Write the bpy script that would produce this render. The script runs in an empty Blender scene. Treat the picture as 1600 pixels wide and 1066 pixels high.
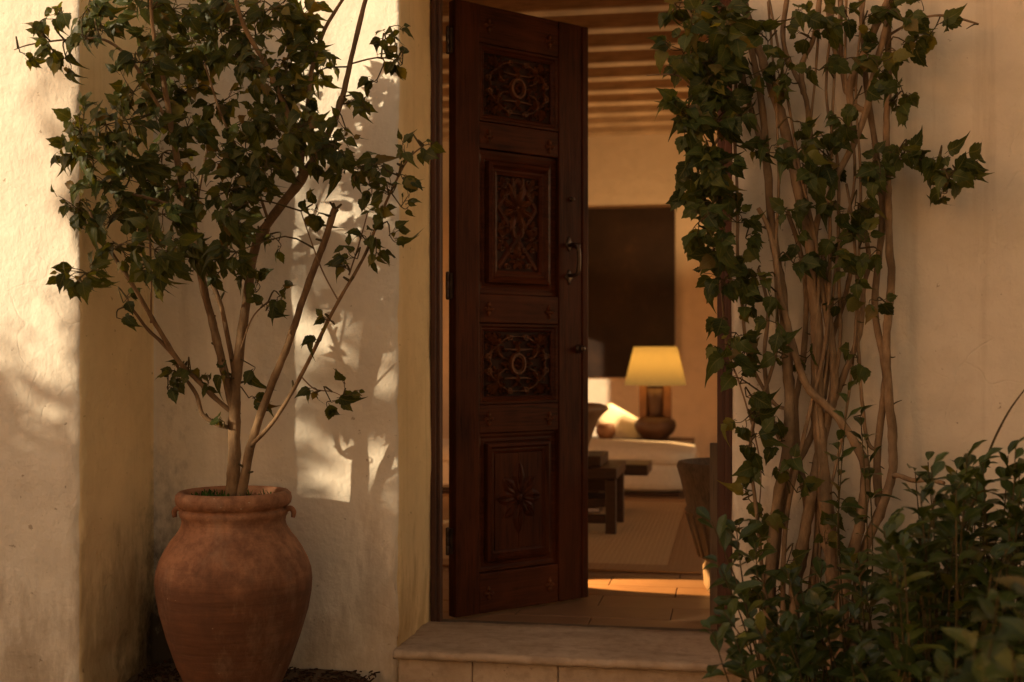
import bpy, bmesh, math, random
from mathutils import Vector, Matrix, noise, Quaternion

rnd = random.Random(7)
scene = bpy.context.scene
COL = scene.collection

# ------------------------------------------------------------------ camera
F = 1925.0            # focal length in photo pixels (photo 1600 px wide)
YAW = math.radians(10.0)
SN, CS = math.sin(YAW), math.cos(YAW)
CAMZ = 1.15
HOR = 560.0
cam_d = bpy.data.cameras.new('camera')
cam_d.sensor_width = 36.0
cam_d.lens = F / 1600.0 * 36.0
cam_d.shift_y = (HOR - 533.0) / 1600.0
cam_d.clip_end = 500.0
cam_d.dof.use_dof = True
cam_d.dof.focus_distance = 4.0
cam_d.dof.aperture_fstop = 2.4
cam = bpy.data.objects.new('camera', cam_d)
COL.objects.link(cam)
cam.location = (0, 0, CAMZ)
cam.rotation_euler = (math.pi / 2, 0, YAW)
scene.camera = cam

# ------------------------------------------------------------------ light
SUN_EL = math.radians(15.0)
SUN_H = Vector((0.73, 0.685)).normalized()     # the way the light travels over the ground
w = bpy.data.worlds.new('World')
scene.world = w
w.use_nodes = True
nt = w.node_tree
bg = nt.nodes['Background']
sky = nt.nodes.new('ShaderNodeTexSky')
sky.sky_type = 'NISHITA'
sky.sun_disc = False
sky.sun_elevation = SUN_EL
sky.sun_rotation = math.atan2(-SUN_H.x, -SUN_H.y)
sky.dust_density = 0.5
mul = nt.nodes.new('ShaderNodeMix')
mul.data_type = 'RGBA'
mul.blend_type = 'MULTIPLY'
mul.inputs[0].default_value = 1.0
mul.inputs[7].default_value = (1.48, 0.80, 0.42, 1)      # warm white balance over the whole sky
nt.links.new(sky.outputs[0], mul.inputs[6])
nt.links.new(mul.outputs[2], bg.inputs[0])
bg.inputs[1].default_value = 0.15

sun_d = bpy.data.lights.new('sun', 'SUN')
sun_d.energy = 2.5
sun_d.angle = math.radians(0.55)
sun_d.color = (1.0, 0.82, 0.55)
sun = bpy.data.objects.new('sun', sun_d)
COL.objects.link(sun)
sv = Vector((SUN_H.x * math.cos(SUN_EL), SUN_H.y * math.cos(SUN_EL), -math.sin(SUN_EL)))
sun.rotation_euler = sv.to_track_quat('-Z', 'Y').to_euler()
sun.location = (-8, -8, 6)

vs = scene.view_settings
vs.view_transform = 'Standard'
vs.look = 'None'
vs.gamma = 1.0
vs.exposure = 1.22
scene.cycles.use_denoising = True
scene.cycles.max_bounces = 10
scene.cycles.diffuse_bounces = 6
scene.cycles.sample_clamp_indirect = 8.0

# ------------------------------------------------------------------ helpers
def P(px, py, Y):
    """world point on the plane y=Y that the photo shows at pixel px,py"""
    a, b = (px - 800) / F, -(py - HOR) / F
    t = Y / (a * SN + CS)
    return Vector((t * (a * CS - SN), Y, CAMZ + t * b))

def PF(px, py, z):
    """world point on the horizontal plane z"""
    a, b = (px - 800) / F, -(py - HOR) / F
    t = (z - CAMZ) / b
    return Vector((t * (a * CS - SN), t * (a * SN + CS), z))

def link(o, parent=None):
    COL.objects.link(o)
    if parent is not None:
        o.parent = parent
    return o

def mesh_obj(name, verts, faces, m, parent=None, smooth=True):
    me = bpy.data.meshes.new(name)
    me.from_pydata([tuple(v) for v in verts], [], faces)
    if smooth:
        me.polygons.foreach_set('use_smooth', [True] * len(me.polygons))
    for mm in (m if isinstance(m, (list, tuple)) else [m]):
        me.materials.append(mm)
    me.update()
    return link(bpy.data.objects.new(name, me), parent)

def bm_obj(name, bm, m, parent=None, smooth=False):
    me = bpy.data.meshes.new(name)
    bm.normal_update()
    bm.to_mesh(me)
    bm.free()
    if smooth:
        me.polygons.foreach_set('use_smooth', [True] * len(me.polygons))
    for mm in (m if isinstance(m, (list, tuple)) else [m]):
        me.materials.append(mm)
    return link(bpy.data.objects.new(name, me), parent)

def empty(name, loc=(0, 0, 0), rz=0.0):
    o = bpy.data.objects.new(name, None)
    o.empty_display_size = 0.1
    COL.objects.link(o)
    o.location = loc
    o.rotation_euler = (0, 0, rz)
    return o

def tag(o, label, cat, group=None):
    o['label'] = label
    o['category'] = cat
    if group:
        o['group'] = group
    return o

def structure(o):
    o['kind'] = 'structure'
    return o

def stuff(o):
    o['kind'] = 'stuff'
    return o

def add_box(bm, x0, x1, y0, y1, z0, z1, bev=0.0, seg=2):
    r = bmesh.ops.create_cube(bm, size=1.0)
    vs_ = r['verts']
    for v in vs_:
        v.co.x = x0 + (v.co.x + .5) * (x1 - x0)
        v.co.y = y0 + (v.co.y + .5) * (y1 - y0)
        v.co.z = z0 + (v.co.z + .5) * (z1 - z0)
    if bev > 0:
        es = list({e for v in vs_ for e in v.link_edges})
        bmesh.ops.bevel(bm, geom=es, offset=bev, segments=seg, affect='EDGES', profile=0.5)

def box(name, x0, x1, y0, y1, z0, z1, m, parent=None, bev=0.003, seg=2):
    bm = bmesh.new()
    add_box(bm, x0, x1, y0, y1, z0, z1, bev, seg)
    return bm_obj(name, bm, m, parent)

def lathe(name, prof, m, parent=None, n=48, wob=0.0, seed=0, flute=None):
    vs_, fs = [], []
    for i, (r, z) in enumerate(prof):
        for k in range(n):
            a = 2 * math.pi * k / n
            rr = r
            if wob:
                rr += wob * noise.noise(Vector((math.cos(a) * 1.4 + seed, math.sin(a) * 1.4, z * 5)))
                rr += wob * .35 * noise.noise(Vector((seed, z * 70, a * .4)))
            vs_.append((rr * math.cos(a), rr * math.sin(a), z))
    for i in range(len(prof) - 1):
        for k in range(n):
            k2 = (k + 1) % n
            fs.append((i * n + k, i * n + k2, (i + 1) * n + k2, (i + 1) * n + k))
    if prof[0][0] > 1e-4:
        fs.append(tuple(range(n))[::-1])
    if prof[-1][0] > 1e-4:
        L = (len(prof) - 1) * n
        fs.append(tuple(L + k for k in range(n)))
    return mesh_obj(name, vs_, fs, m, parent)

def smooth_path(pts, sub=5):
    """Catmull-Rom through [(Vector, radius)]"""
    out = []
    n = len(pts)
    for i in range(n - 1):
        p0 = pts[max(i - 1, 0)]
        p1, p2 = pts[i], pts[i + 1]
        p3 = pts[min(i + 2, n - 1)]
        for k in range(sub):
            t = k / sub
            a = [2 * p1[0], p2[0] - p0[0], 2 * p0[0] - 5 * p1[0] + 4 * p2[0] - p3[0], -p0[0] + 3 * p1[0] - 3 * p2[0] + p3[0]]
            q = (a[0] + a[1] * t + a[2] * t * t + a[3] * t ** 3) * .5
            out.append((q, p1[1] + (p2[1] - p1[1]) * t))
    out.append((pts[-1][0].copy(), pts[-1][1]))
    return out

def tube_geo(path, n=8, rough=0.0, V=None, Fc=None, cap=True):
    """sweeps a ring along [(Vector, r)]; appends to V, Fc"""
    V = [] if V is None else V
    Fc = [] if Fc is None else Fc
    base = len(V)
    up = None
    for i, (p, r) in enumerate(path):
        if i == 0:
            d = path[1][0] - p
        elif i == len(path) - 1:
            d = p - path[i - 1][0]
        else:
            d = path[i + 1][0] - path[i - 1][0]
        if d.length < 1e-9:
            d = Vector((0, 0, 1))
        d.normalize()
        if up is None:
            up = d.orthogonal().normalized()
        up = (up - d * up.dot(d))
        if up.length < 1e-6:
            up = d.orthogonal()
        up.normalize()
        s = d.cross(up)
        for k in range(n):
            a = 2 * math.pi * k / n
            rr = r
            if rough:
                rr *= 1 + rough * noise.noise(Vector((math.cos(a) * 1.5, math.sin(a) * 1.5, 0)) + p * 28)
            V.append(p + (up * math.cos(a) + s * math.sin(a)) * rr)
    m = len(path)
    for i in range(m - 1):
        for k in range(n):
            k2 = (k + 1) % n
            Fc.append((base + i * n + k, base + i * n + k2, base + (i + 1) * n + k2, base + (i + 1) * n + k))
    if cap:
        Fc.append(tuple(base + k for k in range(n))[::-1])
        Fc.append(tuple(base + (m - 1) * n + k for k in range(n)))
    return V, Fc

def tube(name, pts, m, parent=None, n=8, sub=5, rough=0.0):
    V, Fc = tube_geo(smooth_path(pts, sub), n, rough)
    return mesh_obj(name, V, Fc, m, parent)

# ------------------------------------------------------------------ materials
class M:
    def __init__(self, name, rough=0.8, spec=0.3):
        self.m = bpy.data.materials.new(name)
        self.m.use_nodes = True
        self.t = self.m.node_tree
        self.b = self.t.nodes['Principled BSDF']
        self.b.inputs['Roughness'].default_value = rough
        self.b.inputs['Specular IOR Level'].default_value = spec
        self.tc = self.t.nodes.new('ShaderNodeTexCoord')
    def n(self, typ, **kw):
        nd = self.t.nodes.new('ShaderNode' + typ)
        for k, v in kw.items():
            if k in nd.inputs:
                nd.inputs[k].default_value = v
            else:
                setattr(nd, k, v)
        return nd
    def l(self, a, b):
        self.t.links.new(a, b)
    def coords(self, scale=(1, 1, 1), world=False):
        mp = self.n('Mapping')
        mp.inputs['Scale'].default_value = scale
        if world:
            g = self.n('NewGeometry')
            self.l(g.outputs['Position'], mp.inputs[0])
        else:
            self.l(self.tc.outputs['Object'], mp.inputs[0])
        return mp.outputs[0]
    def noise(self, vec, scale, detail=4.0, rough=0.55):
        nd = self.n('TexNoise')
        nd.inputs['Scale'].default_value = scale
        nd.inputs['Detail'].default_value = detail
        nd.inputs['Roughness'].default_value = rough
        self.l(vec, nd.inputs['Vector'])
        return nd.outputs['Fac']
    def ramp(self, fac, stops):
        r = self.n('ValToRGB')
        while len(r.color_ramp.elements) < len(stops):
            r.color_ramp.elements.new(0.5)
        for e, (p, c) in zip(r.color_ramp.elements, stops):
            e.position = p
            e.color = c if len(c) == 4 else (*c, 1)
        self.l(fac, r.inputs[0])
        return r.outputs[0]
    def mix(self, fac, a, b, blend='MIX'):
        x = self.n('Mix')
        x.data_type = 'RGBA'
        x.blend_type = blend
        for sock, v in ((x.inputs[0], fac), (x.inputs[6], a), (x.inputs[7], b)):
            if isinstance(v, (int, float)):
                sock.default_value = v
            elif isinstance(v, tuple):
                sock.default_value = v if len(v) == 4 else (*v, 1)
            else:
                self.l(v, sock)
        return x.outputs[2]
    def math(self, op, a, b=0.0, clamp=False):
        x = self.n('Math')
        x.operation = op
        x.use_clamp = clamp
        for i, v in enumerate((a, b)):
            if isinstance(v, (int, float)):
                x.inputs[i].default_value = v
            else:
                self.l(v, x.inputs[i])
        return x.outputs[0]
    def color(self, c):
        if isinstance(c, tuple):
            self.b.inputs['Base Color'].default_value = (*c, 1)
        else:
            self.l(c, self.b.inputs['Base Color'])
    def bump(self, hs, strength=0.5, dist=0.01):
        prev = None
        for h, s, d in hs:
            bp = self.n('Bump')
            bp.inputs['Strength'].default_value = s
            bp.inputs['Distance'].default_value = d
            self.l(h, bp.inputs['Height'])
            if prev is not None:
                self.l(prev, bp.inputs['Normal'])
            prev = bp.outputs[0]
        self.l(prev, self.b.inputs['Normal'])

def plaster(name, c1, c2, stain=True):
    m = M(name, 0.92, 0.15)
    v = m.coords(world=True)
    n1 = m.noise(v, 1.6, 6, .6)
    n2 = m.noise(v, 9, 5, .6)
    n3 = m.noise(v, 70, 4, .6)
    base = m.mix(m.ramp(n1, [(.32, (0, 0, 0)), (.68, (1, 1, 1))]), c1, c2)
    pat = m.noise(m.coords((1.0, 1.0, .7), world=True), .9, 3, .5)
    base = m.mix(m.ramp(pat, [(.44, (0, 0, 0)), (.50, (.55, .55, .55))]), base, tuple(min(1, x * 1.07) for x in c2))
    base = m.mix(m.ramp(n2, [(.45, (0, 0, 0)), (.85, (.35, .35, .35))]), base, tuple(x * .72 for x in c1))
    if stain:
        sep = m.n('SeparateXYZ')
        g = m.n('NewGeometry')
        m.l(g.outputs['Position'], sep.inputs[0])
        # damp and dirt with ragged outlines, streaked vertically
        vs2 = m.coords((3.0, 3.0, .9), world=True)
        st = m.noise(vs2, 2.2, 7, .68)
        hgt = m.math('MULTIPLY', sep.outputs[2], 0.45)
        damp = m.math('SUBTRACT', st, hgt)
        dm = m.ramp(damp, [(.30, (0, 0, 0)), (.42, (.45, .45, .45)), (.60, (.8, .8, .8))])
        base = m.mix(dm, base, (c1[0] * .55, c1[1] * .47, c1[2] * .39))
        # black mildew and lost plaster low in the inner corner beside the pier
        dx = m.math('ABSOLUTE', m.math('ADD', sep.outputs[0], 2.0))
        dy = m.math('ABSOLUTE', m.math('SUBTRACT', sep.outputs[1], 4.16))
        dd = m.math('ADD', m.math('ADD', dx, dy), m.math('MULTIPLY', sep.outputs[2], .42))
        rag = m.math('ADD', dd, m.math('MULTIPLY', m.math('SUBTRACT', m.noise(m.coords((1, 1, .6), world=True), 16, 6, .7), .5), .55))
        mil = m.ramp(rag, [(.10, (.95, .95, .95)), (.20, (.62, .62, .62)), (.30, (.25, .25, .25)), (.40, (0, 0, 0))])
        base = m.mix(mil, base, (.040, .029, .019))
        drip = m.noise(m.coords((9, 9, .5), world=True), 1.0, 5, .65)
        base = m.mix(m.ramp(drip, [(.56, (0, 0, 0)), (.74, (.38, .38, .38))]), base, (c1[0] * .62, c1[1] * .55, c1[2] * .47))
        sp = m.noise(v, 38, 3, .5)
        base = m.mix(m.ramp(sp, [(.70, (0, 0, 0)), (.75, (.6, .6, .6))]), base, (c1[0] * .4, c1[1] * .33, c1[2] * .25))
    m.color(base)
    vt = m.coords((1.0, 1.0, .6), world=True)
    n4 = m.noise(vt, 22, 5, .6)
    vor = m.n('TexVoronoi')
    vor.feature = 'DISTANCE_TO_EDGE'
    vor.inputs['Scale'].default_value = 3.2
    wv = m.n('Mix')
    wv.data_type = 'VECTOR'
    nz = m.n('TexNoise')
    nz.inputs['Scale'].default_value = 4.0
    m.l(v, nz.inputs['Vector'])
    wv.inputs[0].default_value = 0.25
    m.l(v, wv.inputs[4])
    m.l(nz.outputs['Color'], wv.inputs[5])
    m.l(wv.outputs[1], vor.inputs['Vector'])
    crack = m.ramp(vor.outputs['Distance'], [(0.0, (0, 0, 0)), (.012, (1, 1, 1))])
    cmask = m.ramp(n1, [(.50, (1, 1, 1)), (.60, (0, 0, 0))])
    crk = m.math('MAXIMUM', crack, cmask)
    trw = m.noise(m.coords((1.6, 1.6, 2.2), world=True), 3.5, 4, .55)
    m.bump([(trw, .6, .02), (n4, .6, .010), (n3, .6, .0035), (crk, .35, .004)])
    return m.m

MAT = {}
MAT['plaster'] = plaster('cream_plaster', (.66, .575, .465), (.76, .685, .575))
MAT['ochre_bounce'] = plaster('ochre_bounce_plaster', (.74, .56, .31), (.82, .64, .37))  # ochre paint lightened: warm bounce on the side faces put into the colour
MAT['room_plaster'] = plaster('room_plaster', (.70, .55, .39), (.74, .59, .43), False)

def wood(name, c1, c2, rough=0.45, axis=2, scale=1.0, spec=.4, sheen=None):
    m = M(name, rough, spec)
    s = [18 * scale] * 3
    s[axis] = 1.1 * scale
    v = m.coords(tuple(s))
    g = m.noise(v, 2.0, 8, .65)
    s2 = [60 * scale] * 3
    s2[axis] = 3 * scale
    g2 = m.noise(m.coords(tuple(s2)), 2.0, 4, .6)
    big = m.noise(m.coords((2, 2, 1.2)), 1.6, 4, .6)
    c = m.mix(m.ramp(g, [(.30, (0, 0, 0)), (.70, (1, 1, 1))]), c1, c2)
    c = m.mix(m.ramp(g2, [(.35, (.75, .75, .75)), (.5, (0, 0, 0))]), c, tuple(x * .45 for x in c1))
    c = m.mix(m.ramp(big, [(.4, (0, 0, 0)), (.75, (.6, .6, .6))]), c, tuple(x * 1.5 for x in c2))
    m.color(c)
    rr = m.ramp(g, [(.3, (rough + .15,) * 3), (.7, (rough - .05,) * 3)])
    m.l(rr, m.b.inputs['Roughness'])
    m.bump([(g, .35, .003), (g2, .35, .0015)])
    return m.m

MAT['door_v'] = wood('door_wood_upright', (.026, .0062, .0022), (.078, .0200, .0070), .40, spec=.10)
MAT['door_h'] = wood('door_wood_level', (.028, .0068, .0025), (.086, .0225, .0080), .40, axis=0, spec=.10)
MAT['carved'] = wood('lit_carved_wood', (.070, .0210, .0080), (.165, .0560, .0220), .34, scale=.8, spec=.30)  # relief made paler: light on the carving put into the wood colour
MAT['shaded_recess'] = wood('shaded_ground_wood', (.018, .0060, .0028), (.036, .0115, .0050), .6, spec=.2)  # ground made darker: shade behind the carving put into the wood colour
MAT['frame'] = wood('frame_wood', (.050, .017, .009), (.085, .028, .014), .45)
MAT['dark_wood'] = wood('dark_table_wood', (.035, .017, .009), (.070, .032, .016), .4, axis=0)
MAT['beam'] = wood('beam_wood', (.40, .26, .15), (.50, .34, .20), .7, axis=0)
MAT['grey_wood'] = wood('weathered_wood', (.10, .07, .045), (.16, .11, .07), .7)
MAT['basket'] = wood('old_planter_wood', (.075, .045, .024), (.14, .085, .045), .75, axis=2)

def simple(name, c, rough=.6, spec=.3, var=.25, scale=12, bump=.2, metal=0.0, bd=.004):
    m = M(name, rough, spec)
    v = m.coords()
    n1 = m.noise(v, scale, 5, .6)
    m.color(m.mix(m.ramp(n1, [(.3, (0, 0, 0)), (.7, (1, 1, 1))]), tuple(x * (1 - var) for x in c), tuple(min(1, x * (1 + var)) for x in c)))
    m.b.inputs['Metallic'].default_value = metal
    m.bump([(m.noise(v, scale * 5, 4, .6), bump, bd)])
    return m.m

MAT['iron'] = simple('wrought_iron', (.085, .055, .040), .34, .5, .3, 40, .3, .75)
MAT['stone'] = simple('limestone', (.46, .34, .24), .75, .25, .16, 7, .5, bd=.006)
def stone_mat():
    m = M('worn_limestone', .8, .22)
    v = m.coords(world=True)
    n1 = m.noise(v, 4, 6, .65)
    n2 = m.noise(v, 22, 5, .65)
    n3 = m.noise(v, 90, 3, .6)
    c = m.mix(m.ramp(n1, [(.3, (0, 0, 0)), (.7, (1, 1, 1))]), (.40, .285, .19), (.56, .43, .31))
    c = m.mix(m.ramp(n2, [(.48, (0, 0, 0)), (.75, (.65, .65, .65))]), c, (.27, .185, .12))
    dr = m.noise(m.coords((1.2, 5.0, 3.0), world=True), 2.0, 5, .7)
    c = m.mix(m.ramp(dr, [(.50, (0, 0, 0)), (.70, (.55, .55, .55))]), c, (.22, .15, .10))
    c = m.mix(m.ramp(n3, [(.66, (0, 0, 0)), (.74, (.6, .6, .6))]), c, (.16, .105, .07))
    m.color(c)
    m.bump([(n1, .5, .010), (n2, .6, .006), (n3, .5, .002)])
    return m.m
MAT['stone'] = stone_mat()
MAT['soil'] = simple('potting_soil', (.045, .028, .018), .95, .1, .5, 30, 1.0, bd=.02)
MAT['linen'] = simple('linen', (.80, .70, .57), .9, .1, .06, 30, .2)
MAT['ceiling'] = simple('ceiling_boards', (.58, .42, .27), .8, .2, .15, 5, .2)
MAT['moss'] = simple('moss', (.045, .075, .015), .95, .1, .4, 60, .4)

def terracotta():
    m = M('old_terracotta', .78, .25)
    v = m.coords()
    sep = m.n('SeparateXYZ')
    m.l(m.tc.outputs['Object'], sep.inputs[0])
    n1 = m.noise(v, 5, 6, .65)
    n2 = m.noise(v, 26, 5, .6)
    vb = m.coords((1.2, 1.2, 16))
    band = m.noise(vb, 2.2, 5, .6)
    c = m.mix(m.ramp(n1, [(.3, (0, 0, 0)), (.7, (1, 1, 1))]), (.29, .130, .066), (.41, .195, .102))
    # water line: the lower body is soaked dark, with drips and blotches above it
    hz = m.math('ADD', m.math('SUBTRACT', .478, sep.outputs[2]), m.math('MULTIPLY', m.math('SUBTRACT', m.noise(m.coords((6, 6, 2)), 1.6, 5, .6), .5), .16))
    wet = m.ramp(m.math('MULTIPLY', hz, 14, True), [(.0, (0, 0, 0)), (1.0, (.85, .85, .85))])
    wetc = m.mix(m.ramp(band, [(.35, (0, 0, 0)), (.68, (1, 1, 1))]), (.075, .030, .015), (.160, .064, .031))
    c = m.mix(wet, c, wetc)
    blot = m.n('TexVoronoi')
    blot.inputs['Scale'].default_value = 9
    m.l(m.coords((1, 1, .9)), blot.inputs['Vector'])
    inb = m.math('MULTIPLY', m.math('LESS_THAN', sep.outputs[2], .535), m.math('GREATER_THAN', sep.outputs[2], .43))
    bl = m.math('MULTIPLY', m.math('LESS_THAN', m.math('ADD', blot.outputs['Distance'], m.math('MULTIPLY', n2, .30)), .46), inb)
    c = m.mix(m.math('MULTIPLY', bl, .30), c, (.13, .055, .028))
    # lime specks
    sp = m.n('TexVoronoi')
    sp.inputs['Scale'].default_value = 30
    m.l(m.coords((1, 1, 1.6)), sp.inputs['Vector'])
    spm = m.math('MULTIPLY', m.math('LESS_THAN', m.math('ADD', sp.outputs['Distance'], m.math('MULTIPLY', n2, .2)), .20), m.math('GREATER_THAN', n1, .60))
    c = m.mix(m.math('MULTIPLY', spm, .7), c, (.62, .46, .34))
    c = m.mix(m.ramp(n2, [(.5, (0, 0, 0)), (.8, (.5, .5, .5))]), c, (.20, .085, .042))
    bloom = m.noise(m.coords((3, 3, 1.0)), 2.4, 6, .7)
    c = m.mix(m.ramp(m.noise(v, 9, 8, .78), [(.44, (0, 0, 0)), (.62, (.72, .72, .72))]), c, (.12, .052, .028))
    c = m.mix(m.ramp(m.noise(m.coords((14, 14, 1.2)), 1.0, 6, .7), [(.50, (0, 0, 0)), (.70, (.55, .55, .55))]), c, (.11, .050, .028))
    c = m.mix(m.ramp(bloom, [(.54, (0, 0, 0)), (.72, (.34, .34, .34))]), c, (.40, .27, .18))
    m.color(c)
    m.bump([(band, .5, .008), (n2, .3, .004), (m.noise(v, 120, 3, .6), .25, .0015)])
    return m.m
MAT['terracotta'] = terracotta()

def leaf_mat(name, ca, cb, cy, rough=.42, trans=.30, tint=(5.0, 3.6, .9), spec=.17):
    m = M(name, rough, spec)
    g = m.n('NewGeometry')
    oi = m.n('ObjectInfo')
    r = m.math('FRACT', m.math('ADD', g.outputs['Random Per Island'], m.math('MULTIPLY', oi.outputs['Random'], 7.31)))
    c = m.ramp(r, [(0, ca), (.45, cb), (.86, tuple(x * 1.25 for x in cb)), (.95, cy), (1.0, (cy[0] * .9, cy[1] * .62, cy[2]))])
    v = m.coords()
    c = m.mix(m.ramp(m.noise(v, 30, 4, .6), [(.4, (0, 0, 0)), (.8, (.5, .5, .5))]), c, tuple(x * .55 for x in ca))
    # midrib and side veins
    sp = m.n('SeparateXYZ')
    m.l(m.tc.outputs['UV'], sp.inputs[0])
    au = m.math('ABSOLUTE', m.math('SUBTRACT', sp.outputs[0], .5))
    rib = m.ramp(au, [(.02, (.55, .55, .55)), (.05, (0, 0, 0))])
    sv_ = m.math('FRACT', m.math('MULTIPLY', m.math('SUBTRACT', sp.outputs[1], m.math('MULTIPLY', au, .55)), 7.0))
    side = m.ramp(m.math('ABSOLUTE', m.math('SUBTRACT', sv_, .5)), [(.03, (.30, .30, .30)), (.10, (0, 0, 0))])
    c = m.mix(m.math('MAXIMUM', rib, side), c, (cy[0] * .9, cy[1] * .95, cy[2] * 1.4))
    m.color(c)
    tr = m.n('BsdfTranslucent')
    tc = m.mix(1.0, c, tint, 'MULTIPLY')
    m.l(tc, tr.inputs['Color'])
    mx = m.n('MixShader')
    mx.inputs[0].default_value = trans
    out = m.t.nodes['Material Output']
    m.l(m.b.outputs[0], mx.inputs[1])
    m.l(tr.outputs[0], mx.inputs[2])
    m.l(mx.outputs[0], out.inputs['Surface'])
    m.bump([(m.noise(m.coords(), 25, 3, .5), .25, .004)])
    return m.m
MAT['leaf_tree'] = leaf_mat('tree_leaf', (.020, .029, .007), (.040, .051, .012), (.11, .10, .022))
MAT['leaf_vine'] = leaf_mat('vine_leaf', (.021, .033, .008), (.044, .061, .015), (.13, .13, .030))
MAT['leaf_shrub'] = leaf_mat('shrub_leaf', (.016, .029, .007), (.040, .062, .015), (.12, .13, .028), .28, .16, spec=.34)
MAT['leaf_far'] = leaf_mat('far_leaf', (.040, .06, .016), (.07, .09, .025), (.12, .12, .03), .6, .25)

def bark(name, c1, c2):
    m = M(name, .8, .2)
    v = m.coords((1, 1, .35))
    n1 = m.noise(v, 20, 7, .72)
    n2 = m.noise(m.coords(), 7, 4, .6)
    c = m.mix(m.ramp(n1, [(.35, (0, 0, 0)), (.65, (1, 1, 1))]), c1, c2)
    c = m.mix(m.ramp(n2, [(.4, (0, 0, 0)), (.7, (.6, .6, .6))]), c, tuple(x * .55 for x in c1))
    m.color(c)
    m.bump([(n2, .6, .012), (n1, .9, .008)])
    return m.m
MAT['bark'] = bark('tree_bark', (.125, .072, .036), (.30, .185, .095))
MAT['vine_bark'] = bark('vine_bark', (.165, .104, .056), (.37, .25, .148))
MAT['twig'] = bark('green_twig', (.065, .048, .018), (.11, .078, .032))

def ground_mat():
    m = M('bark_mulch', .95, .1)
    v = m.coords(world=True)
    n1 = m.noise(v, 40, 5, .6)
    n2 = m.noise(v, 1.5, 4, .6)
    c = m.mix(m.ramp(n1, [(.35, (0, 0, 0)), (.7, (1, 1, 1))]), (.055, .034, .022), (.13, .080, .048))
    c = m.mix(n2, c, (.22, .15, .09))
    m.color(c)
    m.bump([(n1, 1.0, .02)])
    return m.m
MAT['ground'] = ground_mat()
MAT['chip'] = simple('bark_chip', (.055, .028, .016), .9, .1, .5, 30, .4)

def tile_mat():
    m = M('floor_tile', .42, .4)
    oi = m.n('ObjectInfo')
    v = m.coords((1, 1, 1), world=True)
    n1 = m.noise(v, 6, 6, .65)
    c = m.mix(m.ramp(n1, [(.3, (0, 0, 0)), (.7, (1, 1, 1))]), (.25, .135, .070), (.34, .19, .10))
    c = m.mix(m.math('MULTIPLY', oi.outputs['Random'], .45), c, (.20, .105, .056))
    m.color(c)
    m.bump([(m.noise(v, 9, 4, .6), .35, .006), (m.noise(v, 60, 3, .6), .2, .002)])
    return m.m
MAT['tile'] = tile_mat()

def rug_mat(c, name):
    m = M(name, .98, .05)
    v = m.coords(world=True)
    wv = m.n('TexWave')
    wv.bands_direction = 'Y'
    wv.inputs['Scale'].default_value = 16
    wv.inputs['Distortion'].default_value = 1.5
    m.l(v, wv.inputs['Vector'])
    wx = m.n('TexWave')
    wx.bands_direction = 'X'
    wx.inputs['Scale'].default_value = 12
    wx.inputs['Distortion'].default_value = 2
    m.l(v, wx.inputs['Vector'])
    h = m.math('MULTIPLY', wv.outputs['Fac'], wx.outputs['Fac'])
    n1 = m.noise(v, 60, 4, .7)
    cc = m.mix(m.math('MULTIPLY', h, .3), tuple(x * .86 for x in c), c)
    cc = m.mix(m.math('MULTIPLY', n1, .5), cc, tuple(x * .55 for x in c))
    m.color(cc)
    m.bump([(h, .35, .004), (n1, .6, .004)])
    return m.m
MAT['rug'] = rug_mat((.74, .48, .25), 'woven_jute')
MAT['rug_border'] = rug_mat((.54, .31, .15), 'jute_border')

def canvas_mat():
    m = M('dark_painting', .36, .4)
    v = m.coords()
    n1 = m.noise(v, 1.6, 7, .7)
    n2 = m.noise(v, 7, 5, .6)
    c = m.ramp(n1, [(.35, (.018, .010, .007)), (.58, (.038, .020, .012)), (.75, (.10, .050, .024))])
    c = m.mix(m.ramp(n2, [(.55, (0, 0, 0)), (.8, (.5, .5, .5))]), c, (.07, .035, .018))
    m.color(c)
    m.bump([(n2, .3, .004)])
    return m.m
MAT['canvas'] = canvas_mat()

def shade_mat(name, col, e):
    m = M(name, .9, .1)
    m.color(col)
    tr = m.n('BsdfTranslucent')
    tr.inputs['Color'].default_value = (*col, 1)
    mx = m.n('MixShader')
    mx.inputs[0].default_value = .6
    ad = m.n('AddShader')
    em = m.n('Emission')
    em.inputs['Color'].default_value = (1.0, .62, .22, 1)
    em.inputs['Strength'].default_value = e
    m.l(m.b.outputs[0], mx.inputs[1])
    m.l(tr.outputs[0], mx.inputs[2])
    m.l(mx.outputs[0], ad.inputs[0])
    m.l(em.outputs[0], ad.inputs[1])
    m.l(ad.outputs[0], m.t.nodes['Material Output'].inputs['Surface'])
    return m.m
MAT['shade'] = shade_mat('lamp_shade_linen', (.20, .165, .080), .035)
MAT['shade2'] = shade_mat('white_lamp_shade', (.75, .62, .40), .25)
MAT['clay'] = simple('brown_clay', (.17, .075, .034), .5, .35, .3, 8, .3)
MAT['dark_clay'] = simple('dark_clay', (.075, .034, .018), .5, .35, .3, 8, .3)
MAT['tan_clay'] = simple('tan_clay', (.24, .13, .065), .55, .3, .2, 8, .3)

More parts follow.
